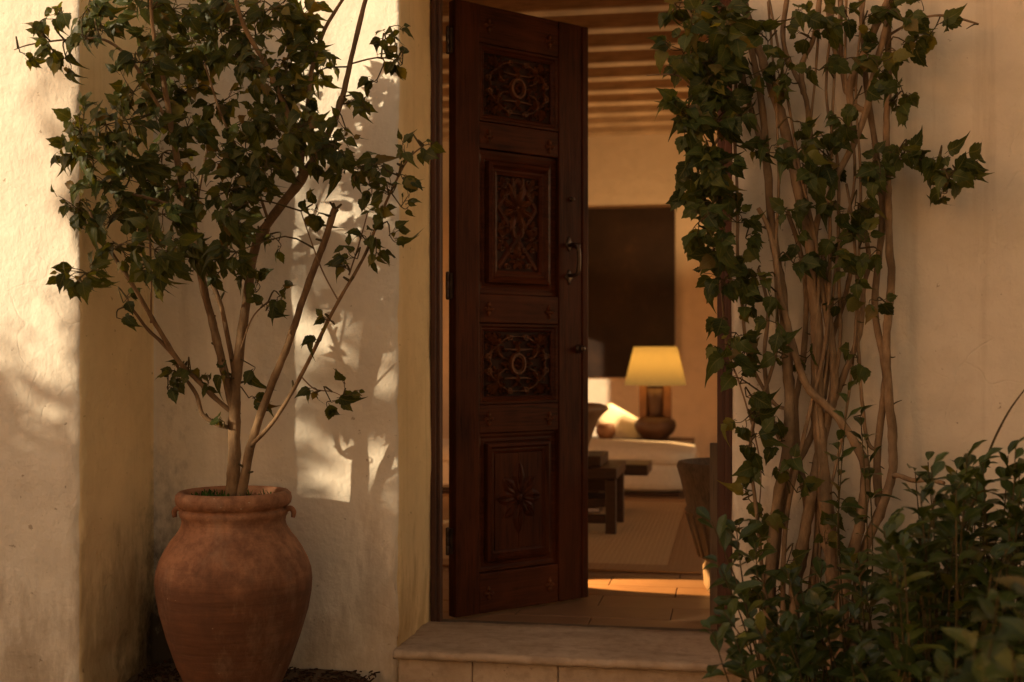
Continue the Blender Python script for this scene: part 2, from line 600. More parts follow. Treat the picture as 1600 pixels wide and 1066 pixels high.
# ------------------------------------------------------------------ ground
GZ = 0.0
def build_ground():
    # one sheet; finer round the house foot where the soil is heaped against the wall
    V, Fc = [], []
    xs = [-60, -30, -12, -6] + [-4 + .1 * i for i in range(71)] + [6, 12, 30, 60]
    ys = [-60, -30, -12, -5, -1] + [1 + .08 * i for i in range(42)] + [4.5, 8, 16, 40]
    for y in ys:
        for x in xs:
            z = 0.0
            if -4 <= x <= 3.1 and .9 < y < 4.4:
                d = min(abs(y - 4.16), .6)
                if x < -1.2:
                    z += .055 * max(0, 1 - d / .45)
                z += .012 * noise.noise(Vector((x * 6, y * 6, 0)))
            V.append((x, y, z))
    nx = len(xs)
    for j in range(len(ys) - 1):
        for i in range(nx - 1):
            Fc.append((j * nx + i, j * nx + i + 1, (j + 1) * nx + i + 1, (j + 1) * nx + i))
    g = mesh_obj('ground', V, Fc, MAT['ground'])
    structure(g)
    # loose bark chips
    V, Fc = [], []
    for _ in range(4200):
        if rnd.random() < .45:
            x, y = rnd.uniform(-2.05, -1.15), rnd.uniform(3.3, 4.15)
        else:
            x, y = rnd.uniform(-3.2, 1.6), rnd.uniform(2.9, 4.15)
        if x < -2.03 and y > 3.62:
            continue
        if math.hypot(x + 1.61, y - 3.85) < .17:
            continue
        d = min(abs(y - 4.16), .6)
        z = .055 * max(0, 1 - d / .45) if x < -1.2 else 0
        z += .012 * noise.noise(Vector((x * 6, y * 6, 0))) + .006
        L, W_, T = rnd.uniform(.005, .017), rnd.uniform(.0015, .0045), .002
        rot = Matrix.Rotation(rnd.uniform(0, 6.28), 3, 'Z') @ Matrix.Rotation(rnd.uniform(-.5, .5), 3, 'X') @ Matrix.Rotation(rnd.uniform(-.5, .5), 3, 'Y')
        b = len(V)
        for sx, sy, sz in ((-1, -1, -1), (1, -.6, -1), (1, .7, -1), (-1, 1, -1), (-.9, -1, 1), (.9, -.6, 1), (.9, .7, 1), (-.9, 1, 1)):
            V.append(Vector((x, y, z)) + rot @ Vector((sx * L, sy * W_, sz * T)))
        for f in ((0, 3, 2, 1), (4, 5, 6, 7), (0, 1, 5, 4), (1, 2, 6, 5), (2, 3, 7, 6), (3, 0, 4, 7)):
            Fc.append(tuple(b + k for k in f))
    c = mesh_obj('bark_mulch', V, Fc, MAT['chip'], None, False)
    stuff(c)
    tag(c, 'scattered brown bark chips on the soil along the wall foot', 'mulch')
build_ground()

# ------------------------------------------------------------------ house
YW, YP, YF = 4.16, 3.65, 4.60      # wall face, pier face, door frame face
XP, XL, XR = -2.05, -1.13, 0.012   # pier side, left and right reveal
FLOOR = 0.118
house = empty('house', (0, 0, 0))
tag(house, 'old cream plastered house front with a pier and a deep doorway', 'house')

def sweep_wall(name, prof, z0, z1, stepz=.03, step=.03, rc=.018, amp=.006, parent=None):
    """plaster skin swept up from a plan polyline; outward is to the right of the walk"""
    pts = []
    n = len(prof)
    for i in range(n - 1):
        a, b = Vector(prof[i]), Vector(prof[i + 1])
        d = (b - a)
        L = d.length
        d.normalize()
        nor = Vector((d.y, -d.x))
        s0 = rc if i > 0 else 0
        s1 = L - rc if i < n - 2 else L
        k = max(1, int((s1 - s0) / step))
        for j in range(k + 1):
            pts.append((a + d * (s0 + (s1 - s0) * j / k), nor, 0.0))
        if i < n - 2:
            d2 = (Vector(prof[i + 2]) - b).normalized()
            n2 = Vector((d2.y, -d2.x))
            for t in (.25, .5, .75):
                q = (b - d * rc) * (1 - t) ** 2 + b * 2 * t * (1 - t) + (b + d2 * rc) * t * t
                convex = nor.dot(d2) < 0
                pts.append((q, (nor * (1 - t) + n2 * t).normalized(), 1.0 if convex else .3))
    nz = int((z1 - z0) / stepz) + 1
    V, Fc, mi = [], [], []
    for k in range(nz):
        z = z0 + (z1 - z0) * k / (nz - 1)
        for (p, nr, corner) in pts:
            q = Vector((p.x, p.y, z))
            a = amp * (noise.noise(q * 2.3) * 1.1 + noise.noise(q * 7.0) * .55 + noise.noise(q * 21) * .22)
            if corner:
                c = noise.noise(Vector((p.x * 3, p.y * 3, z * 9))) + .6 * noise.noise(Vector((p.x * 3, p.y * 3, z * 31)))
                a -= corner * .017 * max(0, c + .05)
            if z < .22:
                sp_ = noise.noise(Vector((p.x * 5, p.y * 5, z * 7))) + .5 * noise.noise(Vector((p.x * 19, p.y * 19, z * 23)))
                a -= .016 * max(0, sp_ + .25) * min(1, (.22 - z) / .08)
            V.append(q + Vector((nr.x, nr.y, 0)) * a)
    m = len(pts)
    for k in range(nz - 1):
        for i in range(m - 1):
            Fc.append((k * m + i, k * m + i + 1, (k + 1) * m + i + 1, (k + 1) * m + i))
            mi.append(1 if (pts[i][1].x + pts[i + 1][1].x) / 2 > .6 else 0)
    o = mesh_obj(name, V, Fc, [MAT['plaster'], MAT['ochre_bounce']], parent)
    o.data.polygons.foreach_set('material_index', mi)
    return o

ZT = 3.7
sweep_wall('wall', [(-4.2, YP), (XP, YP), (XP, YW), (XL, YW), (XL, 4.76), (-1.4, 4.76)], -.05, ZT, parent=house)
sweep_wall('wall', [(.25, 4.76), (XR, 4.76), (XR, YW), (2.8, YW)], -.05, ZT, parent=house)
OPEN_Z = 2.68
box('lintel', XL - .02, XR + .02, YW + .006, 4.75, OPEN_Z, ZT, MAT['plaster'], house, .01)
# wall mass that closes the house away from the doorway
box('inner_wall', -4.2, XL - .03, 4.765, 4.85, -.05, ZT, MAT['room_plaster'], house, .0)
box('inner_wall', XR + .03, 2.8, 4.765, 4.85, -.05, ZT, MAT['room_plaster'], house, .0)
box('inner_wall', XL - .03, XR + .03, 4.765, 4.85, OPEN_Z, ZT, MAT['room_plaster'], house, .0)

# doorstep: slabs with a rounded nosing over riser stones
step = empty('doorstep')
step.parent = house
xj = [XL - .012, P(738, 1020, 4.14).x, P(872, 1020, 4.14).x, XR + .035]
x0, x1 = xj[0], xj[3]
V, Fc = [], []
prof = [(4.60, .112), (4.60, .142)] + [(4.55 - .04 * k, .142) for k in range(10)]
for k in range(9):
    a = math.pi / 2 + math.pi * k / 8
    prof.append((4.128 + .0155 * math.cos(a), .1265 + .0155 * math.sin(a)))
prof.append((4.15, .111))
nxs = 120
for k in range(nxs + 1):
    x = x0 + (x1 - x0) * k / nxs
    for (y, z) in prof:
        q = Vector((x, y, z))
        V.append((x, y, z + .003 * noise.noise(q * 5) + .0018 * noise.noise(q * 22) - (.006 * max(0, noise.noise(Vector((x * 26, 3, 1))) - .12) if y < 4.15 else 0)))
m_ = len(prof)
for k in range(nxs):
    for j in range(m_):
        j2 = (j + 1) % m_
        Fc.append((k * m_ + j, (k + 1) * m_ + j, (k + 1) * m_ + j2, k * m_ + j2))
Fc.append(tuple(range(m_)))
Fc.append(tuple(nxs * m_ + j for j in range(m_))[::-1])
mesh_obj('slab', V, Fc, MAT['stone'], step)
for i in range(3):
    x0, x1 = xj[i] - .0022 * (i > 0), xj[i + 1] + .0022 * (i < 2)
    box('riser_stone', x0 + .003 + (.008 if i == 0 else 0), x1 - .003, 4.138 + .004 * rnd.random(), 4.3, -.05, .108, MAT['stone'], step, .006)
box('core', XL + .03, XR, 4.2, 4.598, -.05, .104, MAT['stone'], step, 0)

# door frame
frame = empty('door_frame')
frame.parent = house
def jamb(x0, x1, s):
    bm = bmesh.new()
    add_box(bm, x0, x1, 4.615, 4.66, .11, OPEN_Z - .0, .003)
    o = bm_obj('jamb', bm, MAT['frame'], frame)
    return o
jamb(XL + .002, XL + .036, 1)
box('jamb_moulding', XL + .001, XL + .022, 4.598, 4.6145, .125, OPEN_Z - .05, MAT['frame'], frame, .005, 3)
jamb(XR - .056, XR - .002, -1)
box('jamb_moulding', XR - .030, XR - .001, 4.598, 4.6145, .125, OPEN_Z - .05, MAT['frame'], frame, .005, 3)
box('head', XL + .037, XR - .057, 4.612, 4.66, OPEN_Z - .06, OPEN_Z - .001, MAT['frame'], frame, .004)
box('sill', XL + .037, XR - .057, 4.604, 4.655, .112, .140, MAT['grey_wood'], frame, .004)

# ------------------------------------------------------------------ room
RX0, RX1, RY0, RY1 = -4.6, 2.4, 4.86, 12.45
CEIL = 3.42
fl = mesh_obj('room_floor', [(RX0, 4.62, FLOOR - .012), (RX1, 4.62, FLOOR - .012), (RX1, RY1, FLOOR - .012), (RX0, RY1, FLOOR - .012)], [(0, 1, 2, 3)], MAT['soil'], None, False)
structure(fl)
# floor tiles, laid in staggered courses along the threshold
tm = None
ty = 4.66
row = 0
while ty < 9.6:
    th = .235
    tx = -2.4 - (.31 if row % 2 else 0)
    while tx < 1.1:
        tw = .62
        if tm is None:
            bm = bmesh.new()
            add_box(bm, 0.002, tw - .002, .002, th - .002, -.012, 0.0, .002, 1)
            o = bm_obj('floor_tile', bm, MAT['tile'], fl)
            tm = o.data
        else:
            o = link(bpy.data.objects.new('floor_tile', tm), fl)
        o.location = (tx, ty, FLOOR - rnd.uniform(0, .0015))
        tx += tw
    ty += th
    row += 1
b2 = box('floor_tile', -4.5, 2.3, ty + .004, RY1 - .01, FLOOR - .012, FLOOR - .001, MAT['tile'], fl, 0)
for nm, (x0, x1, y0, y1, z0, z1) in {'room_wall_back': (RX0, RX1, RY1, RY1 + .2, -.05, 3.7),                                       }.items():
    structure(box(nm, x0, x1, y0, y1, z0, z1, MAT['room_plaster'], None, 0))
# right-hand room wall with a wide unseen opening added for fill light
rwl = empty('room_wall_right', (RX1, 0, 0))
structure(rwl)
for (y0, y1, z0, z1) in ((4.87, 5.0, -.05, 3.7), (9.4, RY1, -.05, 3.7), (5.0, 9.4, -.05, .14), (5.0, 9.4, 2.9, 3.7)):
    box('wall_piece', 0, .2, y0 + .001, y1 - .001, z0, z1, MAT['room_plaster'], rwl, 0)
for y0 in (5.01, 7.2, 9.33):
    box('fill_window_post', .06, .12, y0, y0 + .06, .141, 2.899, MAT['frame'], rwl, .003)
# left-hand room wall: low opening added for sun bounce, and a window for the evening sun
lwl = empty('room_wall_left', (RX0, 0, 0))
structure(lwl)
for (y0, y1, z0, z1) in ((4.87, 5.2, -.05, 3.7), (5.2, 8.2, 1.0, 3.7), (8.2, 9.08, -.05, 3.7), (9.08, 10.6, -.05, .9), (9.08, 10.6, 2.6, 3.7), (10.6, RY1, -.05, 3.7)):
    box('wall_piece', -.2, 0, y0 + .001, y1 - .001, z0, z1, MAT['room_plaster'], lwl, 0)
box('fill_window_post', -.12, -.06, 6.67, 6.73, -.04, .999, MAT['frame'], lwl, .003)
ceil = box('room_ceiling', RX0, RX1, 4.87, RY1 - .002, CEIL, CEIL + .25, MAT['ceiling'], None, 0)
structure(ceil)
by = 5.3
bmesh_data = None
while by < RY1 - .1:
    if bmesh_data is None:
        bm = bmesh.new()
        add_box(bm, RX0 + .02, RX1 - .02, -.07, .07, -.11, .0, .014)
        o = bm_obj('ceiling_beam', bm, MAT['beam'], ceil)
        bmesh_data = o.data
    else:
        o = link(bpy.data.objects.new('ceiling_beam', bmesh_data), ceil)
    o.location = (0, by, CEIL - .001)
    by += .47
bs = box('skirting', RX0 + .01, RX1 - .01, RY1 - .016, RY1 - .002, FLOOR, FLOOR + .05, MAT['room_plaster'], None, .003)
structure(bs)
bs.name = 'room_skirting'

# ------------------------------------------------------------------ carved door
HX, HY = -1.061, 4.74
DOOR_A = math.radians(47.6)
DW, DH, DT = 0.69, 2.44, 0.05
door = empty('carved_door', (HX, HY, .127), DOOR_A)
tag(door, 'dark brown carved wooden door leaf standing ajar in the doorway', 'door')
X0, X1 = .118, .528        # panel zone
def dbox(name, x0, x1, z0, z1, y0, y1, m, bev=.003, parent=door, seg=2):
    return box(name, x0, x1, y0, y1, z0, z1, m, parent, bev, seg)
dbox('stile', 0, X0 - .001, 0, DH, 0, DT, MAT['door_v'], .004)
dbox('stile', X1 + .001, .655, 0, DH, 0, DT, MAT['door_v'], .004)
dbox('edge_strip', .656, DW, .002, DH - .002, -.004, DT, MAT['door_v'], .004)
rails = [(2.287, 2.44), (1.865, 1.973), (1.165, 1.282), (.722, .836), (0, .160)]
for z0, z1 in rails:
    dbox('rail', X0, X1, z0, z1, .003, DT - .003, MAT['door_h'], .004)
dbox('back_board', X0 + .001, X1 - .001, .161, 2.286, .030, DT - .006, MAT['door_v'], 0)

# relief carving -------------------------------------------------------
class Relief:
    """low-relief pieces on the plane y=y0, raised towards -y"""
    def __init__(s, y0):
        s.V, s.F, s.y0 = [], [], y0
    def petal(s, cx, cz, ang, L, W_, h=.007, vein=True):
        ca, sa = math.cos(ang), math.sin(ang)
        rows = [(0, .0, .45), (.22, .62, .85), (.5, 1.0, 1.0), (.78, .62, .75), (1.0, 0.0, .25)]
        b = len(s.V)
        idx = []
        for t, wv, hv in rows:
            for side in (-1, -.45, 0, .45, 1):
                u, v = t * L, side * wv * W_ / 2
                hh = {0: .62 if vein else 1.0, .45: 1.0, 1: 0.02}[abs(side)] * hv * h * 2.0
                s.V.append((cx + u * ca - v * sa, s.y0 - hh, cz + u * sa + v * ca))
        for i in range(len(rows) - 1):
            for j in range(4):
                a = b + i * 5 + j
                s.F.append((a, a + 1, a + 6, a + 5))
    def ridge(s, pts, wd=.006, h=.006, taper=True):
        b = len(s.V)
        n = len(pts)
        for i, (x, z) in enumerate(pts):
            x0, z0 = pts[max(i - 1, 0)]
            x1, z1 = pts[min(i + 1, n - 1)]
            d = math.hypot(x1 - x0, z1 - z0) or 1
            nx_, nz_ = -(z1 - z0) / d, (x1 - x0) / d
            k = 1.0
            if taper:
                k = .35 + .65 * math.sin(math.pi * min(1, (i + .6) / n))
            for side, hh in ((-1, .02), (-.5, .85), (.5, .85), (1, .02)):
                s.V.append((x + nx_ * side * wd * k / 2, s.y0 - hh * h * 1.9, z + nz_ * side * wd * k / 2))
        for i in range(n - 1):
            for j in range(3):
                a = b + i * 4 + j
                s.F.append((a, a + 1, a + 5, a + 4))
    def curve(s, p0, p1, p2, wd=.006, h=.006, n=10, taper=True):
        s.ridge([((1 - t) ** 2 * p0[0] + 2 * t * (1 - t) * p1[0] + t * t * p2[0],
                  (1 - t) ** 2 * p0[1] + 2 * t * (1 - t) * p1[1] + t * t * p2[1]) for t in [i / n for i in range(n + 1)]], wd, h, taper)
    def ring(s, cx, cz, rx, rz, wd=.008, h=.007, n=28, a0=0, a1=2 * math.pi):
        s.ridge([(cx + rx * math.cos(a0 + (a1 - a0) * i / n), cz + rz * math.sin(a0 + (a1 - a0) * i / n)) for i in range(n + 1)], wd, h, False)
    def spiral(s, cx, cz, r, a0, turns, wd=.005, h=.006, n=18):
        s.ridge([(cx + r * (1 - .8 * i / n) * math.cos(a0 + turns * 2 * math.pi * i / n), cz + r * (1 - .8 * i / n) * math.sin(a0 + turns * 2 * math.pi * i / n)) for i in range(n + 1)], wd, h)
    def dome(s, cx, cz, r, h=.007, n=10):
        b = len(s.V)
        for k, (rr, hh) in enumerate(((1, .05), (.75, .7), (.35, 1.0))):
            for i in range(n):
                a = 2 * math.pi * i / n
                s.V.append((cx + r * rr * math.cos(a), s.y0 - h * hh, cz + r * rr * math.sin(a)))
        for k in range(2):
            for i in range(n):
                i2 = (i + 1) % n
                s.F.append((b + k * n + i, b + k * n + i2, b + (k + 1) * n + i2, b + (k + 1) * n + i))
        s.F.append(tuple(b + 2 * n + i for i in range(n)))
    def flower(s, cx, cz, r, k=8, h=.008, rot=0, wr=.5, rz=None):
        for i in range(k):
            a = rot + 2 * math.pi * i / k
            L = r if rz is None else math.hypot(r * math.cos(a), rz * math.sin(a))
            s.petal(cx + L * .16 * math.cos(a), cz + L * .16 * math.sin(a), a, L * .84, r * wr, h)
        s.dome(cx, cz, r * .17, h * 1.15)
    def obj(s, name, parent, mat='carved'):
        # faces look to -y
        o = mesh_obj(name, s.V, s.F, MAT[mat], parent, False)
        bm = bmesh.new()
        bm.from_mesh(o.data)
        bm.normal_update()
        for f in bm.faces:
            if f.normal.y > 0:
                f.normal_flip()
        bm.to_mesh(o.data)
        bm.free()
        return o

def frame_ring(name, x0, x1, z0, z1, wd, y_out, y_in, parent, m, y_mid=None):
    """moulded rectangular border: outer edge at y_out, inner edge at y_in"""
    V, Fc = [], []
    steps = [(0, .030), (0, y_out), (.30, y_out if y_mid is None else y_mid), (.55, (y_out + y_in) / 2 + .001), (.72, (y_out + y_in) / 2), (.85, y_in - .004), (1, y_in - .001), (1, .030)]
    for t, y in steps:
        o = wd * t
        V += [(x0 + o, y, z0 + o), (x1 - o, y, z0 + o), (x1 - o, y, z1 - o), (x0 + o, y, z1 - o)]
    for k in range(len(steps) - 1):
        for i in range(4):
            i2 = (i + 1) % 4
            Fc.append((k * 4 + i, k * 4 + i2, (k + 1) * 4 + i2, (k + 1) * 4 + i))
    return mesh_obj(name, V, Fc, m, parent, False)

def arabesque(panel, x0, x1, z0, z1, y0, seed):
    r = random.Random(seed)
    R = Relief(y0)
    cx, cz = (x0 + x1) / 2, (z0 + z1) / 2
    hw, hh = (x1 - x0) / 2, (z1 - z0) / 2
    u = min(hw, hh)
    # central medallion: double oval with a rosette
    R.ring(cx, cz, .27 * u, .31 * u, .014, .011)
    R.ring(cx, cz, .20 * u, .235 * u, .006, .008)
    R.flower(cx, cz, .17 * u, 6, .010, math.pi / 2, .55)
    R.spiral(cx, cz + .40 * u, .07 * u, -1.5, 1.2, .008, .009)
    for s in (1, -1):
        R.petal(cx, cz + s * .33 * u, math.pi / 2 * s, .30 * u, .15 * u, .011)
        R.petal(cx, cz + s * .58 * u, math.pi / 2 * s + .8, .22 * u, .09 * u, .008)
        R.petal(cx, cz + s * .58 * u, math.pi / 2 * s - .8, .22 * u, .09 * u, .008)
        R.petal(cx + s * .34 * u, cz, 0 if s > 0 else math.pi, .30 * u, .16 * u, .010)
        R.curve((cx - .42 * hw, cz + s * .47 * u), (cx, cz + s * .42 * u), (cx + .42 * hw, cz + s * .47 * u), .010, .009, 10)
    for sx in (-1, 1):
        for sz in (-1, 1):
            fx, fz = cx + sx * .60 * hw, cz + sz * .58 * hh
            R.flower(fx, fz, .29 * u, 8, .010, .2 + r.random() * .3, .26)
            R.curve((fx, fz), (cx + sx * .95 * hw, cz + sz * .3 * hh), (cx + sx * .80 * hw, cz), .0065, .009)
            R.curve((fx, fz), (cx + sx * .35 * hw, cz + sz * .9 * hh), (cx, cz + sz * .86 * hh), .0065, .009)
            R.curve((fx, fz), (cx + sx * .62 * hw, cz + sz * .2 * hh), (cx + sx * .32 * hw, cz + sz * .16 * hh), .0065, .009)
            R.spiral(cx + sx * .86 * hw, cz + sz * .22 * hh, .12 * u, r.random() * 6, 1.3 * sx * sz, .008, .009)
            R.spiral(cx + sx * .24 * hw, cz + sz * .84 * hh, .11 * u, r.random() * 6, -1.3 * sx * sz, .008, .009)
            # corner spray
            a = math.atan2(sz, sx)
            for da in (-.62, -.3, 0, .3, .62):
                R.petal(fx + .05 * sx * hw, fz + .05 * sz * hh, a + da, min(.42 * u, .40 * hh), .10 * u, .009)
            for _ in range(46):
                px_, pz_ = cx + sx * r.uniform(.30, .95) * hw, cz + sz * r.uniform(.10, .95) * hh
                if math.hypot((px_ - cx) / u, (pz_ - cz) / u) < .36:
                    continue
                L = min(r.uniform(.10, .17) * u, .9 * (hw - abs(px_ - cx)) + .010)
                R.petal(px_, pz_, r.uniform(0, 6.28), L * .8, .052 * u, .008)
    # keep all inside the field
    R.V = [(min(max(x, x0 + .001), x1 - .001), y, min(max(z, z0 + .001), z1 - .001)) for x, y, z in R.V]
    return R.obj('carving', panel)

def panel_box(x0, x1, z0, z1, y0, m):
    return dbox('panel', x0, x1, z0, z1, y0, .0295, m, .001)

# panels 1 and 3: arabesque fields in a narrow moulding
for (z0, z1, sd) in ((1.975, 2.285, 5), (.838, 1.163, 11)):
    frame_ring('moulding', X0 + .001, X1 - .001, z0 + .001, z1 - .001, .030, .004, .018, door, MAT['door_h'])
    p = panel_box(X0 + .031, X1 - .031, z0 + .031, z1 - .031, .0255, MAT['shaded_recess'])
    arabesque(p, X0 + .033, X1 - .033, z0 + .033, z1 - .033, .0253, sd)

# panel 2: raised moulded frame round a diamond lattice
z0, z1 = 1.284, 1.863
frame_ring('moulding', X0 + .001, X1 - .001, z0 + .001, z1 - .001, .040, .020, .024, door, MAT['door_h'])
frame_ring('moulding', X0 + .046, X1 - .046, z0 + .046, z1 - .046, .050, .0, .014, door, MAT['door_h'], -.006)
xa, xb, za, zb = X0 + .097, X1 - .097, z0 + .097, z1 - .097
p = panel_box(xa, xb, za, zb, .0245, MAT['shaded_recess'])
R = Relief(.0243)
cx = (xa + xb) / 2
zm = za + (zb - za) * .34          # crossing of the bands
zc = (zm + zb) / 2
def band(p0, p1, wd=.026, h=.010):
    n = 8
    pts = [(p0[0] + (p1[0] - p0[0]) * i / n, p0[1] + (p1[1] - p0[1]) * i / n) for i in range(n + 1)]
    B_.ridge(pts, wd, h * .5, False)
B_ = Relief(.0243)
for s in (-1, 1):
    band((cx, zb - .006), (cx + s * (xb - xa) * .46, zc))
    band((cx + s * (xb - xa) * .46, zc), (cx, zm))
    band((cx, zm), (cx + s * (xb - xa) * .46, za + .01))
R.flower(cx, zc, .082, 8, .009, math.pi / 8, .40, .115)
R.flower(cx, zc, .045, 8, .012, 0, .4, .06)
for s in (-1, 1):
    R.flower(cx + s * .075, zm, .036, 6, .009, 0, .45, .06)
    R.flower(cx + s * .078, zb - .045, .036, 6, .008, .5, .45, .05)
    R.flower(cx + s * .078, zc - .085, .032, 6, .008, .3, .45, .04)
    for q in range(4):
        R.spiral(cx + s * (.055 + .012 * (q % 2)), zb - .02 - q * .022, .012, q * 1.7, 1.2, .005, .007)
        R.spiral(cx + s * (.088 - .008 * (q % 2)), zm + .045 - q * .03, .012, q * 2.1, 1.2, .005, .007)
        R.curve((cx + s * .012, zc + .04 + q * .012), (cx + s * .04, zc + .07 + q * .014), (cx + s * .02, zc + .10 + q * .01), .005, .008, 7)
        R.curve((cx + s * .012, zc - .04 - q * .012), (cx + s * .04, zc - .06 - q * .012), (cx + s * .018, zc - .09 - q * .01), .005, .008, 7)
R.flower(cx, za + .048, .045, 8, .009, .39, .4)
R.petal(cx, zm - .012, -math.pi / 2, .05, .03, .009)
for s in (-1, 1):
    R.spiral(cx + s * .055, za + .02, .014, 0, 1.3 * s, .005, .008)
    R.spiral(cx + s * .035, za + .085, .012, 1, 1.3 * s, .005, .008)
R.V = [(min(max(x, xa + .001), xb - .001), y, min(max(z, za + .001), zb - .001)) for x, y, z in R.V]
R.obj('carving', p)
B_.V = [(min(max(x, xa + .001), xb - .001), y, min(max(z, za + .001), zb - .001)) for x, y, z in B_.V]
B_.obj('lattice_band', p, 'door_h')

# panel 4: raised field with an eight-pointed flower
z0, z1 = .163, .720
frame_ring('moulding', X0 + .001, X1 - .001, z0 + .001, z1 - .001, .036, .018, .024, door, MAT['door_h'])
frame_ring('moulding', X0 + .042, X1 - .042, z0 + .042, z1 - .042, .040, .004, .016, door, MAT['door_v'], -.002)
for xa, xb in ((X0 + .083, (X0 + X1) / 2 - .0006), ((X0 + X1) / 2 + .0006, X1 - .083)):
    p = panel_box(xa, xb, z0 + .083, z1 - .083, .011, MAT['door_v'])
R = Relief(.0108)
cx, cz = (X0 + X1) / 2, (z0 + z1) / 2 + .012
for i in range(8):
    a = math.pi / 2 + i * math.pi / 4
    L = (.135 if i % 4 == 0 else (.100 if i % 2 == 0 else .098))
    R.petal(cx + .018 * math.cos(a), cz + .018 * math.sin(a), a, L, .066, .0045)
    R.petal(cx + .05 * math.cos(a), cz + .05 * math.sin(a), a, L * .55, .026, .0065)
    for s in (-1, 1):
        R.curve((cx + .02 * math.cos(a), cz + .02 * math.sin(a)),
                (cx + .06 * math.cos(a + .42 * s), cz + .06 * math.sin(a + .42 * s)),
                (cx + (L + .005) * math.cos(a), cz + (L + .005) * math.sin(a)), .004, .005, 8)
R.dome(cx, cz, .018, .010)
R.obj('carving', p, 'door_v')

# small quatrefoil carvings on the rails
rz = [(2.36, 2.345), (1.915, 1.905), (1.222, 1.215), (.780, .772), (.078, .078)]
for k, (za_, zb_) in enumerate(rz):
    for x, z in ((.165, za_), (.480, zb_)):
        R = Relief(.0028)
        for i in range(4):
            a = i * math.pi / 2
            R.petal(x + .003 * math.cos(a), z + .003 * math.sin(a), a, .027 if i % 2 else .022, .017, .005)
        R.dome(x, z, .006, .007)
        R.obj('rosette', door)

# handle, bolts, knob
def place(o, x, y, z, rx=0):
    o.location = (x, y, z)
    o.rotation_euler = (rx, 0, 0)
hd = empty('handle')
hd.parent = door
for z in (1.505, 1.366):
    V, Fc = [], []
    n = 20
    for y, k in ((-.0005, 1.0), (-.003, 1.0), (-.0045, .75)):
        for i in range(n):
            a = 2 * math.pi * i / n
            rr = .021 * (1 + .22 * math.cos(4 * a)) * k
            V.append((.583 + rr * .85 * math.cos(a), y, z + rr * 1.25 * math.sin(a)))
    for q in range(2):
        for i in range(n):
            i2 = (i + 1) % n
            Fc.append((q * n + i, q * n + i2, (q + 1) * n + i2, (q + 1) * n + i))
    Fc.append(tuple(2 * n + i for i in range(n)))
    mesh_obj('plate', V, Fc, MAT['iron'], hd)
tube('grip', [(Vector((.583, -.002, 1.500)), .0085), (Vector((.585, -.034, 1.502)), .0085), (Vector((.590, -.052, 1.490)), .0085), (Vector((.592, -.056, 1.435)), .009),
              (Vector((.590, -.052, 1.384)), .0085), (Vector((.585, -.034, 1.372)), .0085), (Vector((.583, -.002, 1.373)), .0085)], MAT['iron'], hd, 10, 5)
def bolt(x, z, r, h, name='stud'):
    o = lathe(name, [(r * 1.35, 0), (r * 1.35, h * .18), (r * .75, h * .3), (r * .7, h * .5), (r, h * .62), (r * .95, h * .9), (r * .4, h), (0, h * 1.02)], MAT['iron'], door, 12)
    o.location = (x, -.0005, z)
    o.rotation_euler = (math.pi / 2, 0, 0)
bolt(.597, 1.696, .008, .016)
bolt(.624, 1.500, .009, .022)
bolt(.638, 1.063, .014, .035, 'knob')
for z in (.30, 1.31, 2.28):
    h = empty('hinge', (-.017, .030, z))
    h.parent = door
    lathe('barrel', [(.0, -.056), (.006, -.055), (.0085, -.05), (.0085, -.018), (.0075, -.017), (.0085, -.016), (.0085, .016), (.0075, .017), (.0085, .018), (.0085, .05), (.006, .055), (0, .056)], MAT['iron'], h, 14)
    box('leaf_plate', .004, .0168, -.014, .012, -.05, .05, MAT['iron'], h, .001)

# ------------------------------------------------------------------ furniture in the room
def on_floor(px, py):
    return PF(px, py, FLOOR)

# rug
rc = PF(1097, 898, FLOOR)
rb = PF(1100, 783, FLOOR)
rug = empty('rug', (rc.x, rc.y, FLOOR + .001))
tag(rug, 'tan woven jute rug with a darker border on the tiled floor', 'rug')
rw, rd = 3.0, rb.y - rc.y
bw = .17
box('field', -rw + bw, -bw, bw, rd - bw, 0, .010, MAT['rug'], rug, .002)
for (a, b, c, d) in ((-rw, 0, 0, bw - .001), (-rw, 0, rd - bw + .001, rd), (-bw + .001, 0, bw, rd - bw), (-rw, -rw + bw - .001, bw, rd - bw)):
    box('border', a, b, c, d, 0, .012, MAT['rug_border'], rug, .003)

# painting on the back wall
pa, pb = P(1055, 324, RY1), P(1055, 590, RY1)
pic = empty('painting', (pa.x, RY1 - .001, pb.z))
tag(pic, 'large dark brown unframed painting on the back wall', 'painting')
ph = pa.z - pb.z
box('canvas', -1.9, 0, -.045, 0, 0, ph, MAT['canvas'], pic, .004)

